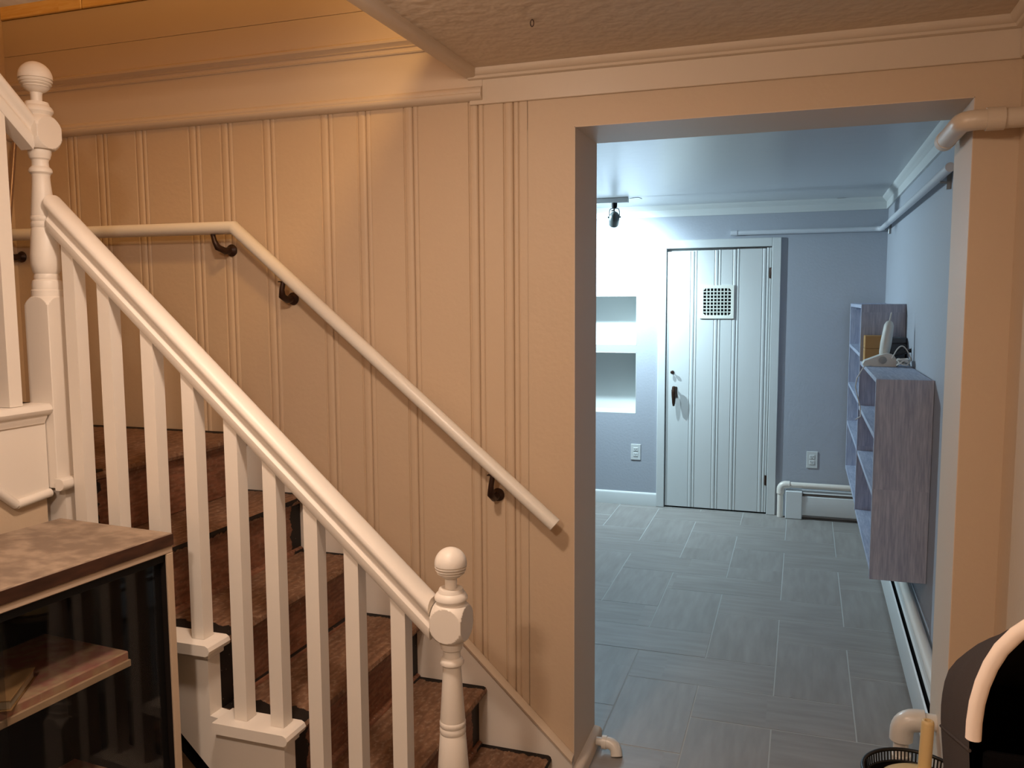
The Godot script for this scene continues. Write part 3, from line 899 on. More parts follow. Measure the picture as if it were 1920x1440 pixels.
func stroller():
	var at := Vector3(1.03, -0.205, 1.35)
	var s := thing("stroller", "dark cloth stroller with a white piped hood at the lower right", "stroller", at)
	# one side of the cloth from the foot of the seat to the top of the hood, at the rear and at the front edge
	var rear := curve([[0.935, 0.50], [0.913, 0.68], [0.901, 0.80], [0.896, 0.858], [0.897, 0.90], [0.905, 0.938], [0.929, 0.969], [0.953, 0.990], [0.988, 1.008], [1.033, 1.015]], 30)
	var front := curve([[0.930, 0.50], [0.905, 0.70], [0.890, 0.86], [0.882, 0.955], [0.881, 1.00], [0.886, 1.04], [0.899, 1.08], [0.921, 1.114], [0.966, 1.148], [1.033, 1.165]], 30)
	var rows := []
	var cen := Vector2(1.033, 0.76)
	for q in [[1.125, -0.45], [1.130, -0.25], [1.15, -0.10], [1.20, 0.0], [1.275, 0.24], [1.35, 0.50], [1.425, 0.74], [1.50, 1.0]]:
		var f: float = q[1]
		var half := []
		for k in 31:
			var p: Vector2 = rear[k].lerp(front[k], max(f, 0.0))
			if f < 0:
				p = p.lerp(cen, -f)
			# the cloth dips slightly between its ribs
			elif f > 0.2 and f < 0.8 and k > 18:
				p = p.lerp(cen, 0.012 if f != 0.5 else 0.0)
			half.append(Vector3(p.x, p.y, q[0]))
		rows.append(mirrored(half, 1.033))
	var h := MB.new()
	h.loft(rows, Vector3(1.033, 0.8, 1.35))
	var shut := []
	for p in rows[0]:
		shut.append(Vector3(1.033, 0.76, 1.122))
	h.loft([shut, rows[0]], Vector3(1.033, 0.8, 1.5))
	obj("hood", h, M.cloth, s, at)
	var lin := []
	for i in range(3, 8):
		var row := []
		for p in rows[i]:
			var c := Vector3(1.033, 0.80, p.z)
			row.append(p + (c - p).normalized() * 0.007 - Vector3(0, 0, 0.004))
		lin.append(row)
	var l := MB.new()
	l.loft(lin, Vector3(1.033, 0.8, 1.35))
	l.box(Vector3(1.033, 0.78, 1.225), Vector3(0.16, 0.30, 0.01), 0.003)
	obj("lining", l, M.cloth_black, s, at)
	# white piping: a soft round band along the front edge of the hood
	var band := []
	for k in rows[7].size():
		var p: Vector3 = rows[7][k]
		if p.y > 0.968:
			var out := (p - Vector3(1.033, 1.0, 1.5)).normalized()
			band.append(p + Vector3(0, 0, 0.004) - out * 0.004)
	var pb := MB.new()
	pb.tube(band, 0.0088, 12)
	obj("piping", pb, M.piping, s, at)
	var seam := MB.new()
	var sp := []
	for i in range(3, 8):
		var want: float = lerp(0.845, 0.960, (i - 3) / 4.0)
		var best := 0
		for k in 28:
			if abs(rows[i][k].y - want) < abs(rows[i][best].y - want):
				best = k
		sp.append(Vector3(rows[i][best].x - 0.0003, want, rows[i][best].z))
	seam.tube(sp, 0.0022, 8)
	obj("seam", seam, M.cloth, s, at)
	var pad := MB.new()
	pad.box(Vector3(1.033, 0.73, 1.494), Vector3(0.27, 0.46, 0.012), 0.004)
	obj("seat_pad", pad, M.cloth_black, s, at)
	var bt := MB.new()
	bt.box(Vector3(1.033, 0.505, 1.32), Vector3(0.20, 0.02, 0.30), 0.006)
	obj("base", bt, M.cloth_black, s, at)
	for sx in [-1, 1]:
		var x: float = 1.033 + 0.115 * sx
		var fm := MB.new()
		fm.tube([Vector3(x, 0.50, 1.40), Vector3(x, -0.12, 1.14)], 0.011, 10)
		fm.tube([Vector3(x, 0.50, 1.24), Vector3(x, -0.12, 1.52)], 0.011, 10)
		obj("leg", fm, M.steel, s, at)
		for z in [1.14, 1.52]:
			var wh := MB.new()
			wh.lathe([Vector2(0.0, -0.014), Vector2(0.07, -0.014), Vector2(0.083, -0.010), Vector2(0.085, 0.0), Vector2(0.083, 0.010), Vector2(0.07, 0.014), Vector2(0.0, 0.014)], 28, Transform3D(Basis(Vector3.BACK, PI / 2), Vector3(x, -0.12, z)))
			obj("wheel", wh, M.black_plastic, s, at)

# ---------------------------------------------------------------- blue room
func blue_room():
	# far wall with two niches
	var w := MB.new()
	var zf := -3.505
	w.span(Vector3(-2.7, -0.3, zf - 0.30), Vector3(-0.98, 2.4, zf), 0.0)
	w.span(Vector3(-0.98, -0.3, zf - 0.30), Vector3(-0.458, 0.676, zf), 0.0)
	w.span(Vector3(-0.98, 1.122, zf - 0.30), Vector3(-0.458, 1.175, zf), 0.0)
	w.span(Vector3(-0.98, 1.531, zf - 0.30), Vector3(-0.458, 2.4, zf), 0.0)
	w.span(Vector3(-0.458, -0.3, zf - 0.30), Vector3(-0.246, 2.4, zf), 0.0)
	w.span(Vector3(0.468, -0.3, zf - 0.30), Vector3(1.35, 2.4, zf), 0.0)
	w.span(Vector3(-0.246, 1.862, zf - 0.30), Vector3(0.468, 2.4, zf), 0.0)
	w.span(Vector3(-0.99, 0.6, zf - 0.32), Vector3(-0.44, 1.6, zf - 0.25), 0.0)
	var wf := struct("wall_far", w, M.blue_wall, "pale blue far wall with a white door and two square niches", "wall")
	for ny in [[0.676, 1.122], [1.175, 1.531]]:
		var nl := MB.new()
		nl.span(Vector3(-0.979, ny[0], zf - 0.2495), Vector3(-0.4585, ny[1], zf - 0.246), 0.0)
		nl.span(Vector3(-0.979, ny[0], zf - 0.246), Vector3(-0.4585, ny[0] + 0.003, zf + 0.0005), 0.0)
		nl.span(Vector3(-0.979, ny[1] - 0.003, zf - 0.246), Vector3(-0.4585, ny[1], zf + 0.0005), 0.0)
		nl.span(Vector3(-0.4615, ny[0], zf - 0.246), Vector3(-0.4585, ny[1], zf + 0.0005), 0.0)
		obj("niche", nl, M.cool_white, wf)
	struct("wall_right", slab(Vector3(1.187, -0.3, -3.82), Vector3(1.35, 2.4, -0.289), 0.0), M.blue_wall, "pale blue wall behind the grey shelf unit", "wall")
	struct("wall_left", slab(Vector3(-2.75, -0.3, -3.82), Vector3(-2.6, 2.4, -0.289), 0.0), M.blue_wall, "pale blue wall out of sight at the left of the far room", "wall")
	var lin := slab(Vector3(-2.6, -0.3, -0.296), Vector3(-0.004, 2.16, -0.290), 0.0)
	struct("wall_inside", lin, M.blue_wall, "blue face of the dividing wall inside the far room", "wall")
	struct("ceiling", slab(Vector3(-2.7, 2.16, -3.82), Vector3(1.30, 2.4, -0.291), 0.0), M.blue_ceiling, "glossy pale ceiling of the blue room", "ceiling")
	# crown
	var cp := V2([[0, 2.082], [0.012, 2.082], [0.014, 2.128], [0.020, 2.132], [0.024, 2.138], [0.028, 2.141], [0.034, 2.146], [0.040, 2.153], [0.042, 2.16], [0, 2.16]])
	var c1 := MB.new()
	c1.sweep(cp, Vector3(-2.6, 0, zf), Vector3(1.187, 0, zf), Vector3.BACK, Vector3.UP)
	struct("trim_8", c1, M.cool_white, "white crown moulding along the far blue wall", "trim")
	var c2 := MB.new()
	c2.sweep(cp, Vector3(1.187, 0, zf), Vector3(1.187, 0, -0.29), Vector3.LEFT, Vector3.UP)
	struct("trim_9", c2, M.cool_white, "white crown moulding above the grey shelf unit", "trim")
	# water stain where ceiling meets crown
	var sm := MB.new()
	var rng := RandomNumberGenerator.new()
	rng.seed = 5
	var poly := []
	for i in 18:
		var a := TAU * i / 18.0
		var r := rng.randf_range(0.6, 1.0)
		poly.append(Vector3(0.895 + 0.055 * r * cos(a), 2.1588, -3.475 + 0.025 * r * sin(a)))
	for i in 18:
		sm.tri(Vector3(0.91, 2.1588, -3.475), poly[i], poly[(i + 1) % 18], Vector3.DOWN, Vector3.DOWN, Vector3.DOWN)
	tag(obj("stain", sm, mat(C8(120, 112, 98), 0.8)), "small brown water stain on the blue room ceiling near its far corner", "stain", "", "stuff")
	# floor, falling gently toward the doorway
	var ang := atan(0.025)
	var fb := Node3D.new()
	var org := Vector3(0.0, 0.0, zf)
	fb.name = "floor_001"
	fb.position = org
	fb.rotation.x = ang
	add_child(fb, true)
	tag(fb, "grey stone look floor tiles in a herringbone, running to the white door", "floor", "", "structure")
	var g := MB.new()
	g.span(Vector3(-2.65, -0.2, -0.02), Vector3(1.25, -0.0009, 3.506), 0.0)
	obj("grout", g, M.grout, fb)
	var ux := 0.293
	var uz := 0.265
	var x0 := 0.607
	var z0 := -1.46 - uz * 0.5 - zf
	rng.seed = 77
	var gap := 0.0018
	for i in range(-11, 3):
		for j in range(-9, 8):
			var k := posmod(i - j, 4)
			var a := Vector2(x0 + i * ux, z0 + j * uz)
			var b: Vector2
			if k == 0:
				b = a + Vector2(2 * ux, uz)
			elif k == 3:
				b = a + Vector2(ux, 2 * uz)
			else:
				continue
			a.x = max(a.x, -2.6)
			b.x = min(b.x, 1.187)
			a.y = max(a.y, 0.0)
			b.y = min(b.y, 3.505)
			if b.x - a.x < 0.02 or b.y - a.y < 0.02:
				continue
			var m := MB.new()
			var o := Vector2(rng.randf() * 5.0, rng.randf() * 5.0)
			tile(m, a + Vector2(gap, gap), b - Vector2(gap, gap), o, k == 0, rng.randf_range(-0.0004, 0.0004))
			obj("tile", m, M["tile_x_%d" % rng.randi_range(0, 2)], fb)
	# baseboard on the far wall
	var bs := MB.new()
	bs.sweep(V2([[0, 0], [0.014, 0], [0.014, 0.080], [0.010, 0.090], [0.004, 0.096], [0, 0.096]]), Vector3(-2.6, 0.0, zf), Vector3(-0.302, 0, zf), Vector3.BACK, Vector3.UP)
	struct("baseboard_far", bs, M.cool_white, "white baseboard under the wall niches", "baseboard")
	far_door(zf)

func tile(m: MB, a: Vector2, b: Vector2, o: Vector2, along_x: bool, dy: float):
	var c := 0.0012
	var q := [Vector3(a.x + c, dy, a.y + c), Vector3(b.x - c, dy, a.y + c), Vector3(b.x - c, dy, b.y - c), Vector3(a.x + c, dy, b.y - c)]
	var s := [Vector3(a.x, -0.002, a.y), Vector3(b.x, -0.002, a.y), Vector3(b.x, -0.002, b.y), Vector3(a.x, -0.002, b.y)]
	var uvf := func(p: Vector3) -> Vector2:
		var d := Vector2(p.x - a.x, p.z - a.y)
		return o + (d if along_x else Vector2(d.y, d.x)) * 1.1
	m.tri(q[0], q[1], q[2], Vector3.UP, Vector3.UP, Vector3.UP, uvf.call(q[0]), uvf.call(q[1]), uvf.call(q[2]))
	m.tri(q[0], q[2], q[3], Vector3.UP, Vector3.UP, Vector3.UP, uvf.call(q[0]), uvf.call(q[2]), uvf.call(q[3]))
	for k in 4:
		var j := (k + 1) % 4
		var n: Vector3 = ((q[k] + q[j]) * 0.5 - (q[0] + q[2]) * 0.5)
		n = (Vector3(n.x, 0, n.z).normalized() + Vector3.UP).normalized()
		m.tri(q[k], q[j], s[j], n, n, n, uvf.call(q[k]), uvf.call(q[j]), uvf.call(s[j]))
		m.tri(q[k], s[j], s[k], n, n, n, uvf.call(q[k]), uvf.call(s[j]), uvf.call(s[k]))

func far_door(zf: float):
	# casing
	var cs := MB.new()
	cs.span(Vector3(-0.302, 0, zf), Vector3(-0.246, 1.918, zf + 0.016), 0.003)
	cs.span(Vector3(0.468, 0, zf), Vector3(0.527, 1.918, zf + 0.016), 0.003)
	cs.span(Vector3(-0.246, 1.860, zf), Vector3(0.468, 1.918, zf + 0.016), 0.003)
	struct("trim_10", cs, M.cool_white, "flat white casing round the far door", "trim")
	var d := Node3D.new()
	d.name = "door_1"
	d.position = Vector3(-0.24, 0.006, zf)
	add_child(d, true)
	tag(d, "white boarded door with a square vent grille in the far blue wall", "door", "", "structure")
	var org := Vector3(-0.24, 0.006, zf)
	var xs := [-0.240, -0.050, 0.113, 0.237, 0.434]
	var body := slab(Vector3(-0.240, 0.012, zf - 0.03), Vector3(0.463, 1.838, zf - 0.011), 0.0)
	obj("backing", body, M.cool_white, d, org)
	for i in 4:
		obj("plank", bead_plank(xs[i], xs[i + 1], 0.012, 1.838 + 0.003 * i, zf + 0.001, i > 0, true, 0.9), M.cool_white, d, org)
	obj("plank", bead_plank(0.434, 0.463, 0.012, 1.852, zf + 0.001, true, false, 0.9), M.cool_white, d, org)
	var jb := MB.new()
	jb.span(Vector3(-0.246, 0, zf - 0.05), Vector3(0.468, 1.86, zf - 0.045), 0.0)
	obj("stop", jb, M.cool_white, d, org)
	# vent grille
	var v := MB.new()
	var z1 := zf + 0.006
	var z2 := zf + 0.011
	v.span(Vector3(-0.012, 1.368, z1 - 0.002), Vector3(0.014, 1.600, z2), 0.001)
	v.span(Vector3(0.201, 1.368, z1 - 0.002), Vector3(0.222, 1.600, z2), 0.001)
	v.span(Vector3(0.014, 1.368, z1 - 0.002), Vector3(0.201, 1.392, z2), 0.001)
	v.span(Vector3(0.014, 1.578, z1 - 0.002), Vector3(0.201, 1.600, z2), 0.001)
	for i in range(1, 8):
		var t := i / 8.0
		var x: float = lerp(0.0125, 0.2025, t)
		v.span(Vector3(x - 0.0034, 1.391, z1), Vector3(x + 0.0034, 1.579, z2 - 0.001), 0.0005)
		var y: float = lerp(1.3905, 1.5795, t)
		v.span(Vector3(0.013, y - 0.0034, z1), Vector3(0.202, y + 0.0034, z2 - 0.001), 0.0005)
	for sx in [0, 1]:
		for sy in [0, 1]:
			var cx: float = 0.014 if sx == 0 else 0.201
			var cy: float = 1.392 if sy == 0 else 1.578
			var dx: float = 0.013 if sx == 0 else -0.013
			var dy2: float = 0.013 if sy == 0 else -0.013
			v.sweep(V2([[cx, cy], [cx + dx, cy], [cx, cy + dy2]]), Vector3(0, 0, z1), Vector3(0, 0, z2 - 0.001), Vector3.RIGHT, Vector3.UP, 5.0)
	var gr := obj("vent_grille", v, mat(C8(226, 228, 218), 0.45), d, org)
	obj("grille_shade_back", slab(Vector3(0.0, 1.38, zf + 0.0030), Vector3(0.21, 1.59, zf + 0.0042), 0.0), M.black, gr)  # black sheet imitates the dark opening behind the grille; the door has no hole
	# latch and handle
	var kn := MB.new()
	kn.lathe([Vector2(0.012, 0), Vector2(0.012, 0.004), Vector2(0.005, 0.008), Vector2(0.005, 0.016), Vector2(0.011, 0.022), Vector2(0.012, 0.028), Vector2(0.008, 0.033), Vector2(0.0, 0.034)], 20, Transform3D(Basis(Vector3.RIGHT, PI / 2), Vector3(-0.196, 0.986, zf + 0.001)))
	obj("knob", kn, M.bronze, d, org)
	var hd := MB.new()
	hd.box(Vector3(-0.180, 0.845, zf + 0.004), Vector3(0.034, 0.075, 0.006), 0.002)
	hd.tube([Vector3(-0.180, 0.868, zf + 0.006), Vector3(-0.180, 0.868, zf + 0.035)], 0.009, 12)
	hd.lathe([Vector2(0.0, -0.118), Vector2(0.007, -0.115), Vector2(0.011, -0.095), Vector2(0.015, -0.05), Vector2(0.0165, -0.02), Vector2(0.0165, 0.0), Vector2(0.013, 0.006), Vector2(0.014, 0.012), Vector2(0.008, 0.026), Vector2(0.0, 0.028)], 18, Transform3D(Basis.IDENTITY, Vector3(-0.180, 0.862, zf + 0.042)))
	obj("handle", hd, M.bronze, d, org)
	for y in [[1.716, 1.644], [0.276, 0.205]]:
		var hg := MB.new()
		hg.lathe([Vector2(0.0, y[1] - 0.004), Vector2(0.005, y[1]), Vector2(0.006, y[1] + 0.004), Vector2(0.006, y[0] - 0.004), Vector2(0.005, y[0]), Vector2(0.0, y[0] + 0.004)], 12, Transform3D(Basis.IDENTITY, Vector3(0.4655, 0, zf + 0.006)))
		hg.span(Vector3(0.452, y[1], zf + 0.001), Vector3(0.468, y[0], zf + 0.003), 0.0005)
		obj("hinge", hg, M.bronze, d, org)

func outlet(x: float, y: float, zf: float, label: String):
	var o := thing("wall_outlet", label, "outlet", Vector3(x, y, zf), "duplex outlets on the far blue wall")
	var p := MB.new()
	p.box(Vector3(0, 0, 0.0025), Vector3(0.072, 0.116, 0.005), 0.002)
	obj("plate", p, M.cool_white, o)
	for s in [-1, 1]:
		var f := MB.new()
		f.box(Vector3(0, 0.0195 * s, 0.0055), Vector3(0.034, 0.028, 0.004), 0.003)
		var sk := obj("socket", f, M.cool_white, o)
		var q := MB.new()
		q.span(Vector3(-0.0075, 0.0165 * s + 0.001 - 0.001, 0.0072), Vector3(-0.0055, 0.0165 * s + 0.009, 0.0078), 0.0)
		q.span(Vector3(0.0055, 0.0165 * s, 0.0072), Vector3(0.0075, 0.0165 * s + 0.009, 0.0078), 0.0)
		q.span(Vector3(-0.002, 0.0165 * s - 0.007, 0.0072), Vector3(0.002, 0.0165 * s - 0.003, 0.0078), 0.0)
		obj("slot", q, M.black, sk)

func heater(called: String, label: String, at: Vector3, turn: Vector3, L: float):
	# baseboard heater along local +x, front toward local +z
	var h := thing(called, label, "heater", at, "hot water baseboard heaters in the blue room")
	h.rotation = turn
	var bp := MB.new()
	bp.span(Vector3(0, 0.0, 0.0), Vector3(L, 0.192, 0.008), 0.001)
	obj("back_plate", bp, M.metal_white, h)
	var fp := MB.new()
	fp.sweep(V2([[0.066, 0.032], [0.076, 0.030], [0.078, 0.034], [0.072, 0.156], [0.066, 0.160], [0.064, 0.156]]), Vector3(0.0, 0, 0), Vector3(L, 0, 0), Vector3.BACK, Vector3.UP)
	obj("front_panel", fp, M.metal_white, h)
	var hood := MB.new()
	hood.sweep(V2([[0.006, 0.190], [0.050, 0.186], [0.056, 0.176], [0.052, 0.174], [0.048, 0.182], [0.006, 0.185]]), Vector3(0.0, 0, 0), Vector3(L, 0, 0), Vector3.BACK, Vector3.UP)
	obj("hood", hood, M.metal_white, h)
	obj("shade_fins", slab(Vector3(0.02, 0.035, 0.010), Vector3(L - 0.02, 0.150, 0.058), 0.0), M.black, h)  # one solid block, coloured black for the shade inside the heater slot
	return h

func blue_things():
	var zf := -3.505
	outlet(-0.456, 0.393, zf, "white duplex outlet under the wall niches")
	outlet(0.762, 0.403, zf, "white duplex outlet above the heater right of the far door")
	var h: Node3D = heater("baseboard_heater", "short white baseboard heater right of the far door", Vector3(0.60, 0.0, zf + 0.001), Vector3.ZERO, 0.56)
	obj("end_cap", slab(Vector3(-0.004, 0.0, 0.0), Vector3(0.105, 0.192, 0.084), 0.004), M.metal_white, h)
	var h2: Node3D = heater("baseboard_heater", "long white baseboard heater on the floor under the grey shelf unit", Vector3(1.186, -0.006, -3.24), Vector3(0, -PI / 2, 0), 2.9)
	h2.basis = Basis(Vector3.RIGHT, atan(0.025)) * Basis(Vector3.UP, -PI / 2)
	obj("return_pipe", tube_mb([Vector3(0.02, 0.222, 0.03), Vector3(2.88, 0.222, 0.03)], 0.022), M.pvc, h2)
	# pipe above the short heater
	var p := thing("heater_pipe", "white pipe with an elbow above the short heater by the far door", "pipe", Vector3(0.562, 0, zf + 0.045))
	var po := Vector3(0.562, 0, zf + 0.045)
	obj("pipe", tube_mb(elbow_path(Vector3(0.562, 0.0, zf + 0.045), Vector3(0.562, 0.228, zf + 0.045), Vector3(1.15, 0.228, zf + 0.045), 0.04), 0.0205), M.pvc, p, po)
	obj("elbow", tube_mb(elbow_path(Vector3(0.562, 0.165, zf + 0.045), Vector3(0.562, 0.228, zf + 0.045), Vector3(0.622, 0.228, zf + 0.045), 0.04), 0.026), M.pvc, p, po)
	# conduit under the crown
	var c := thing("wall_conduit", "thin pale conduit under the crown moulding round the far right corner", "conduit", Vector3(1.15, 1.954, zf + 0.02))
	var co := Vector3(1.15, 1.954, zf + 0.02)
	var path := [Vector3(0.205, 1.955, zf + 0.018)]
	path.append_array(elbow_path(Vector3(1.0, 1.954, zf + 0.018), Vector3(1.150, 1.954, zf + 0.018), Vector3(1.150, 1.955, -3.3), 0.05))
	path.append(Vector3(1.150, 1.955, -0.75))
	obj("tube", tube_mb(path, 0.0165, 14), mat(C8(206, 210, 216), 0.4), c, co)
	obj("coupling", tube_mb([Vector3(0.192, 1.955, zf + 0.018), Vector3(0.236, 1.955, zf + 0.018)], 0.0185, 14), mat(C8(206, 210, 216), 0.4), c, co)
	for z in [-3.28, -0.98]:
		var s := MB.new()
		s.span(Vector3(1.172, 1.905, z - 0.006), Vector3(1.187, 1.975, z + 0.006), 0.001)
		s.tube([Vector3(1.172, 1.93, z), Vector3(1.150, 1.932, z)], 0.005, 8)
		obj("strap", s, M.steel, c, co)
	# elbows of the heating pipe that dips under the doorway
	var o1 := Vector3(0.09, -0.083, -0.2)
	var e1 := thing("pipe_elbow", "small white pipe elbow at the foot of the left side of the doorway", "pipe", o1)
	obj("stub", tube_mb([Vector3(0.0285, -0.046, -0.2), Vector3(0.062, -0.046, -0.2)], 0.0145), M.pvc, e1, o1)
	obj("bend", tube_mb(elbow_path(Vector3(0.055, -0.046, -0.2), Vector3(0.098, -0.046, -0.2), Vector3(0.104, -0.0822, -0.186), 0.03), 0.0205, 20), M.pvc, e1, o1)
	obj("collar", tube_mb([Vector3(0.050, -0.046, -0.2), Vector3(0.066, -0.046, -0.2)], 0.0235, 20), M.pvc, e1, o1)
	var e2 := thing("pipe_elbow", "larger white pipe elbow behind the black basket at the right of the doorway", "pipe", Vector3(1.0, -0.085, -0.16))
	var o2 := Vector3(1.0, -0.085, -0.16)
	obj("pipe", tube_mb([Vector3(1.0, -0.085, -0.16), Vector3(1.0, 0.15, -0.16)], 0.0225, 20), M.pvc, e2, o2)
	obj("bend", tube_mb(elbow_path(Vector3(1.0, 0.145, -0.16), Vector3(1.0, 0.212, -0.16), Vector3(1.062, 0.212, -0.16), 0.048), 0.034, 24), M.pvc, e2, o2)
	obj("pipe", tube_mb([Vector3(1.05, 0.212, -0.16), Vector3(1.096, 0.212, -0.16)], 0.0255, 20), M.pvc, e2, o2)
	obj("collar", tube_mb([Vector3(1.0, 0.06, -0.16), Vector3(1.0, 0.098, -0.16)], 0.030, 20), M.pvc, e2, o2)
	track_light()
	bookcase()

func tube_mb(p: Array, r: float, seg := 16) -> MB:
	var m := MB.new()
	m.tube(p, r, seg)
	return m

func track_light():
	var org := Vector3(-0.5, 2.16, -2.9)
	var t := thing("track_light", "black and steel spotlight hanging from a white ceiling track in the blue room", "light", org)
	obj("track", slab(Vector3(-1.9, 2.126, -2.918), Vector3(-0.405, 2.159, -2.882), 0.002), M.cool_white, t, org)
	for k in 2:
		var x := -0.497 if k == 0 else -1.25
		head(t, org, x)
	# feed wire
	obj("wire", tube_mb([Vector3(-0.40, 2.152, -2.9), Vector3(-0.36, 2.155, -2.9), Vector3(-0.335, 2.154, -2.9), Vector3(-0.318, 2.146, -2.9)], 0.0022, 8), M.cool_white, t, org)

func head(t: Node3D, org: Vector3, x: float):
	var z := -2.9
	var a := MB.new()
	a.lathe([Vector2(0.0, 2.090), Vector2(0.011, 2.092), Vector2(0.018, 2.101), Vector2(0.019, 2.127)], 20, Transform3D(Basis.IDENTITY, Vector3(x, 0, z)), 30)
	a.tube([Vector3(x, 2.092, z), Vector3(x - 0.004, 2.075, z)], 0.005, 8)
	a.box(Vector3(x - 0.008, 2.078, z), Vector3(0.022, 0.006, 0.012), 0.002)
	var ad := obj("adapter", a, M.black, t, org)
	var y := MB.new()
	y.tube([Vector3(x - 0.033, 2.032, z), Vector3(x - 0.0335, 2.070, z), Vector3(x - 0.029, 2.086, z), Vector3(x - 0.02, 2.092, z), Vector3(x + 0.02, 2.092, z), Vector3(x + 0.029, 2.086, z), Vector3(x + 0.0335, 2.070, z), Vector3(x + 0.033, 2.032, z)], 0.003, 8)
	for s in [-1, 1]:
		y.tube([Vector3(x + 0.028 * s, 2.036, z), Vector3(x + 0.042 * s, 2.036, z)], 0.007, 10)
	obj("yoke", y, M.steel, t, org)
	var tilt := Basis(Vector3.BACK, -0.3) * Basis(Vector3.RIGHT, 0.78) if x > -1.0 else Basis(Vector3.BACK, 0.9)
	# can: tapered square housing tipped toward the wall
	var can := MB.new()
	var xf := Transform3D(tilt, Vector3(x, 2.036, z))
	can.lathe([Vector2(0.0, 0.044), Vector2(0.010, 0.042), Vector2(0.024, 0.028), Vector2(0.033, 0.010), Vector2(0.0335, -0.02), Vector2(0.031, -0.062), Vector2(0.0285, -0.062), Vector2(0.028, -0.03)], 24, xf, 30)
	obj("lamp_head", can, mat(C8(96, 102, 102), 0.35, 0.5, 0.5), t, org)
	var lens := MB.new()
	lens.lathe([Vector2(0.0258, -0.050), Vector2(0.0, -0.0505)], 20, xf)
	var lm := mat(C8(240, 248, 255), 0.4)
	lm.emission_enabled = true
	lm.emission = C8(225, 240, 255)
	lm.emission_energy_multiplier = 3.0
	obj("bulb", lens, lm, t, org)
	var sp := SpotLight3D.new()
	sp.name = "spot_lamp"
	sp.light_color = Color(0.84, 0.95, 1.0)
	sp.light_energy = 2.8 if x > -1.0 else 4.8
	sp.spot_angle = 72.0 if x > -1.0 else 78.0
	sp.spot_angle_attenuation = 1.3
	sp.spot_range = 8.0
	sp.spot_attenuation = 2.0
	sp.light_size = 0.025
	sp.shadow_enabled = true
	sp.position = xf * Vector3(0, -0.056, 0) - org
	sp.basis = tilt * Basis(Vector3.RIGHT, -PI / 2)
	t.add_child(sp, true)

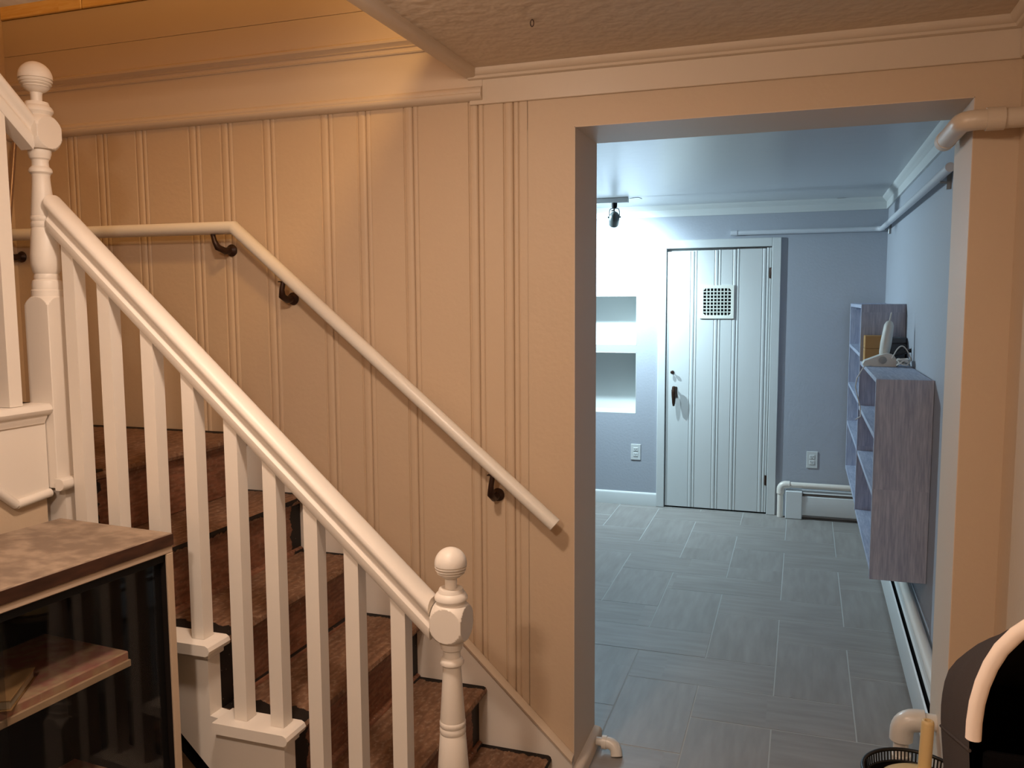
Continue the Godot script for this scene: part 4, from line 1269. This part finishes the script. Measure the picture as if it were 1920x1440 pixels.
func bookcase():
	var org := Vector3(1.08, 0.33, -2.3)
	var b := thing("shelf_unit", "grey wood grain open shelf unit hung on the blue wall, stepped down toward the doorway", "shelves", org)
	var fx := 0.973
	var wx := 1.186
	obj("end_panel", slab(Vector3(fx - 0.004, 0.33, -1.185), Vector3(wx, 1.172, -1.163), 0.0015), M.laminate, b, org)
	obj("end_panel", slab(Vector3(fx - 0.004, 0.36, -2.292), Vector3(wx, 1.472, -2.270), 0.0015), M.laminate, b, org)
	obj("end_panel", slab(Vector3(fx, 0.36, -3.452), Vector3(wx, 1.472, -3.430), 0.0015), M.laminate, b, org)
	obj("back_panel", slab(Vector3(wx - 0.006, 0.34, -3.44), Vector3(wx, 1.46, -2.28), 0.0), M.laminate, b, org)
	obj("back_panel", slab(Vector3(wx - 0.006, 0.34, -2.28), Vector3(wx, 1.16, -1.18), 0.0), M.laminate, b, org)
	for y in [0.355, 0.678, 0.922, 1.160]:
		obj("shelf", slab(Vector3(fx, y - 0.009, -2.271), Vector3(wx - 0.006, y + 0.011, -1.185), 0.0015), M.laminate, b, org)
	for y in [0.38, 0.682, 0.940, 1.196, 1.458]:
		obj("shelf", slab(Vector3(fx, y - 0.009, -3.431), Vector3(wx - 0.006, y + 0.011, -2.291), 0.0015), M.laminate, b, org)
	# things on top of the lower half
	var yt := 1.1715
	var bx := thing("cardboard_box", "brown cardboard box at the back of the shelf top, against the taller half", "box", Vector3(1.04, yt, -2.2))
	var m := MB.new()
	m.span(Vector3(-0.055, 0.0, -0.06), Vector3(0.062, 0.072, 0.06), 0.002)
	m.span(Vector3(-0.055, 0.073, -0.06), Vector3(0.062, 0.138, 0.06), 0.002)
	obj("carton", m, M.cardboard, bx)
	obj("tape", slab(Vector3(-0.0556, 0.06, -0.012), Vector3(0.0626, 0.088, 0.012), 0.0002), mat(C8(190, 160, 116), 0.4), bx)
	var gb := thing("grey_box", "dark grey box beside the brown cardboard box at the back of the shelf top", "box", Vector3(1.142, yt, -2.2))
	obj("carton", slab(Vector3(-0.036, 0.0, -0.05), Vector3(0.036, 0.100, 0.05), 0.004), mat(C8(70, 72, 76), 0.7), gb)
	obj("lid", slab(Vector3(-0.038, 0.1005, -0.052), Vector3(0.038, 0.130, 0.052), 0.004), mat(C8(78, 80, 84), 0.7), gb)
	var ph := thing("cordless_phone", "white cordless phone handset standing upright in its base on the grey shelf unit", "phone", Vector3(1.05, yt, -1.93))
	var bs := MB.new()
	bs.sweep(V2([[-0.085, 0.0], [0.065, 0.0], [0.07, 0.02], [0.05, 0.055], [0.02, 0.066], [-0.01, 0.055], [-0.08, 0.026], [-0.088, 0.012]]), Vector3(0, 0, -0.045), Vector3(0, 0, 0.045), Vector3.RIGHT, Vector3.UP, 30.0)
	obj("base", bs, M.phone, ph)
	var hs := MB.new()
	hs.lathe([Vector2(0.0, 0.0), Vector2(0.020, 0.002), Vector2(0.024, 0.02), Vector2(0.026, 0.07), Vector2(0.024, 0.12), Vector2(0.022, 0.155), Vector2(0.015, 0.172), Vector2(0.005, 0.178), Vector2(0.0, 0.178)], 20, Transform3D(Basis(Vector3.BACK, -0.12) * Basis.from_scale(Vector3(1, 1, 0.6)), Vector3(0.008, 0.045, 0.0)), 40)
	obj("handset", hs, M.phone, ph)
	obj("antenna", tube_mb([Vector3(0.029, 0.22, 0), Vector3(0.036, 0.262, 0)], 0.003, 8), M.phone, ph)
	var dl := MB.new()
	dl.lathe([Vector2(0.0, 0.0), Vector2(0.017, 0.0), Vector2(0.018, 0.006), Vector2(0.0, 0.009)], 20, Transform3D(Basis(Vector3.RIGHT, PI / 2), Vector3(0.0, 0.032, 0.045)))
	obj("speaker_dial", dl, mat(C8(150, 152, 148), 0.5), ph)
	var pn := thing("black_pen", "black pen tilted up behind the white phone, the upper of two", "pen", Vector3(1.13, yt, -2.01), "black pens behind the phone")
	obj("barrel", tube_mb([Vector3(-0.04, 0.045, 0.02), Vector3(0.035, 0.098, 0.0)], 0.006, 10), M.black_plastic, pn)
	obj("tip", tube_mb([Vector3(-0.04, 0.045, 0.02), Vector3(-0.055, 0.034, 0.024)], 0.0035, 8), M.steel, pn)
	var pn2 := thing("black_pen", "thick black pen lying lower behind the white phone", "pen", Vector3(1.13, yt, -1.985), "black pens behind the phone")
	obj("barrel", tube_mb([Vector3(-0.05, 0.038, 0.02), Vector3(0.05, 0.072, 0.0)], 0.008, 10), M.black_plastic, pn2)
	obj("cap", tube_mb([Vector3(0.05, 0.072, 0.0), Vector3(0.064, 0.077, -0.003)], 0.010, 10), M.black_plastic, pn2)
	# white cord: loops beside the phone, one end hangs over the edge
	var cd := thing("white_cord", "tangled white cord beside the phone with its end hanging over the shelf edge", "cord", Vector3(1.05, yt, -1.9))
	var rng := RandomNumberGenerator.new()
	rng.seed = 12
	var pts := []
	for i in 60:
		var a := i * 0.55
		pts.append(Vector3(1.135 + 0.028 * cos(a) + 0.006 * rng.randf(), yt + 0.006 + 0.032 * abs(sin(i * 0.37)) + 0.004 * rng.randf(), -1.85 + 0.03 * sin(a)))
	obj("coil", tube_mb(pts, 0.003, 6), M.phone, cd, Vector3(1.05, yt, -1.9))
	var arc := []
	for i in 13:
		var s := i / 12.0
		arc.append(Vector3(1.09 + 0.09 * s, yt + 0.006 + 0.095 * sin(PI * (0.12 + 0.8 * s)), -1.866 - 0.03 * s))
	obj("loop", tube_mb(arc, 0.003, 6), M.phone, cd, Vector3(1.05, yt, -1.9))
	var tail := [Vector3(1.0, yt + 0.004, -1.88), Vector3(0.968, yt + 0.003, -1.86), Vector3(0.955, yt - 0.02, -1.86), Vector3(0.935, yt - 0.06, -1.86), Vector3(0.930, yt - 0.10, -1.86), Vector3(0.940, yt - 0.14, -1.86), Vector3(0.955, yt - 0.20, -1.86), Vector3(0.958, yt - 0.245, -1.86), Vector3(0.935, yt - 0.262, -1.86)]
	obj("tail", tube_mb(tail, 0.0028, 6), M.phone, cd, Vector3(1.05, yt, -1.9))

func ceiling_lamp(org: Vector3, label: String, k: float):
	var l := thing("ceiling_lamp", label, "lamp", org)
	var cnp := MB.new()
	cnp.lathe([Vector2(0.0, -0.022), Vector2(0.05, -0.022), Vector2(0.06, -0.016), Vector2(0.064, 0.0), Vector2(0.0, 0.0)], 32)
	obj("canopy", cnp, M.white, l)
	var bm := mat(C8(255, 236, 205), 0.5)
	bm.emission_enabled = true
	bm.emission = C8(255, 222, 178)
	bm.emission_energy_multiplier = 3.0 * k
	var bl := MB.new()
	bl.lathe([Vector2(0.0, -0.085), Vector2(0.030, -0.082), Vector2(0.056, -0.072), Vector2(0.070, -0.058), Vector2(0.075, -0.042), Vector2(0.072, -0.030), Vector2(0.062, -0.021)], 32)
	obj("globe", bl, bm, l)
	var o := OmniLight3D.new()
	o.name = "lamp_light"
	o.light_color = Color(1.0, 0.90, 0.82)
	o.light_energy = NEAR_LAMP * k
	o.omni_range = 9.0
	o.omni_attenuation = 2.0
	o.light_size = 0.06
	o.shadow_enabled = true
	o.position = Vector3(0, -0.05, 0)
	l.add_child(o, true)
	var a := AreaLight3D.new()
	a.name = "globe_light"
	a.light_color = o.light_color
	a.light_energy = NEAR_DOWN * k
	a.area_size = Vector2(0.14, 0.14)
	a.area_range = 9.0
	a.area_attenuation = 2.0
	a.shadow_enabled = true
	a.position = Vector3(0, -0.088, 0)
	a.rotation.x = -PI / 2
	l.add_child(a, true)

func lamps():
	# two flush ceiling lamps, both just out of the picture; the second is added fill
	ceiling_lamp(Vector3(-0.28, 2.226, 1.3), "round ceiling lamp nearest the stairs, out of the picture", 0.6)
	ceiling_lamp(Vector3(0.05, 2.226, 2.75), "unseen round ceiling lamp added almost above the camera as fill light", 0.95)
	# upstairs lamp
	var uo := Vector3(0.2, 4.8, 1.4)
	var u := thing("upstairs_lamp", "hanging lamp upstairs whose yellow light falls down the stairwell", "lamp", uo)
	obj("cord", tube_mb([Vector3(0, 0, 0), Vector3(0, -1.44, 0)], 0.004, 8), M.white, u)
	var ub := MB.new()
	ub.lathe([Vector2(0.0, -0.13), Vector2(0.065, -0.113), Vector2(0.113, -0.065), Vector2(0.13, 0.0), Vector2(0.113, 0.065), Vector2(0.065, 0.113), Vector2(0.02, 0.13), Vector2(0.0, 0.132)], 24, Transform3D(Basis.IDENTITY, Vector3(0, -1.5, 0)))
	var um := mat(C8(255, 226, 170), 0.5)
	um.emission_enabled = true
	um.emission = C8(255, 208, 140)
	um.emission_energy_multiplier = 4.0
	obj("bulb", ub, um, u)
	var o2 := OmniLight3D.new()
	o2.name = "lamp_light"
	o2.light_color = Color(1.0, 0.80, 0.52)
	o2.light_energy = UP_LAMP
	o2.omni_range = 9.0
	o2.omni_attenuation = 2.0
	o2.light_size = 0.12
	o2.shadow_enabled = true
	o2.position = Vector3(0, -1.5, 0)
	u.add_child(o2, true)

const NEAR_LAMP := 0.76
const NEAR_DOWN := 1.53
const UP_LAMP := 1.6

func _ready():
	var cam := Camera3D.new()
	cam.name = "camera"
	cam.fov = 48.72
	cam.position = Vector3(0.67997, 1.5, 2.59392)
	cam.rotation = Vector3(-0.097745, 0.330487, -0.005681)
	cam.near = 0.05
	cam.far = 60.0
	add_child(cam)
	cam.current = true
	var env := Environment.new()
	env.background_mode = Environment.BG_COLOR
	env.background_color = Color(0.01, 0.01, 0.012)
	env.ambient_light_source = Environment.AMBIENT_SOURCE_DISABLED
	env.tonemap_mode = Environment.TONE_MAPPER_LINEAR
	env.tonemap_exposure = 1.0
	env.sdfgi_enabled = true
	env.ssao_enabled = true
	env.ssil_enabled = true
	var we := WorldEnvironment.new()
	we.name = "environment"
	we.environment = env
	add_child(we)
	materials()
	lamps()
	shell()
	staircase()
	balustrade()
	upper_flight()
	wall_handrail()
	blue_room()
	blue_things()
	glass_cabinet()
	landing_pole()
	near_pipe()
	basket()
	stroller()
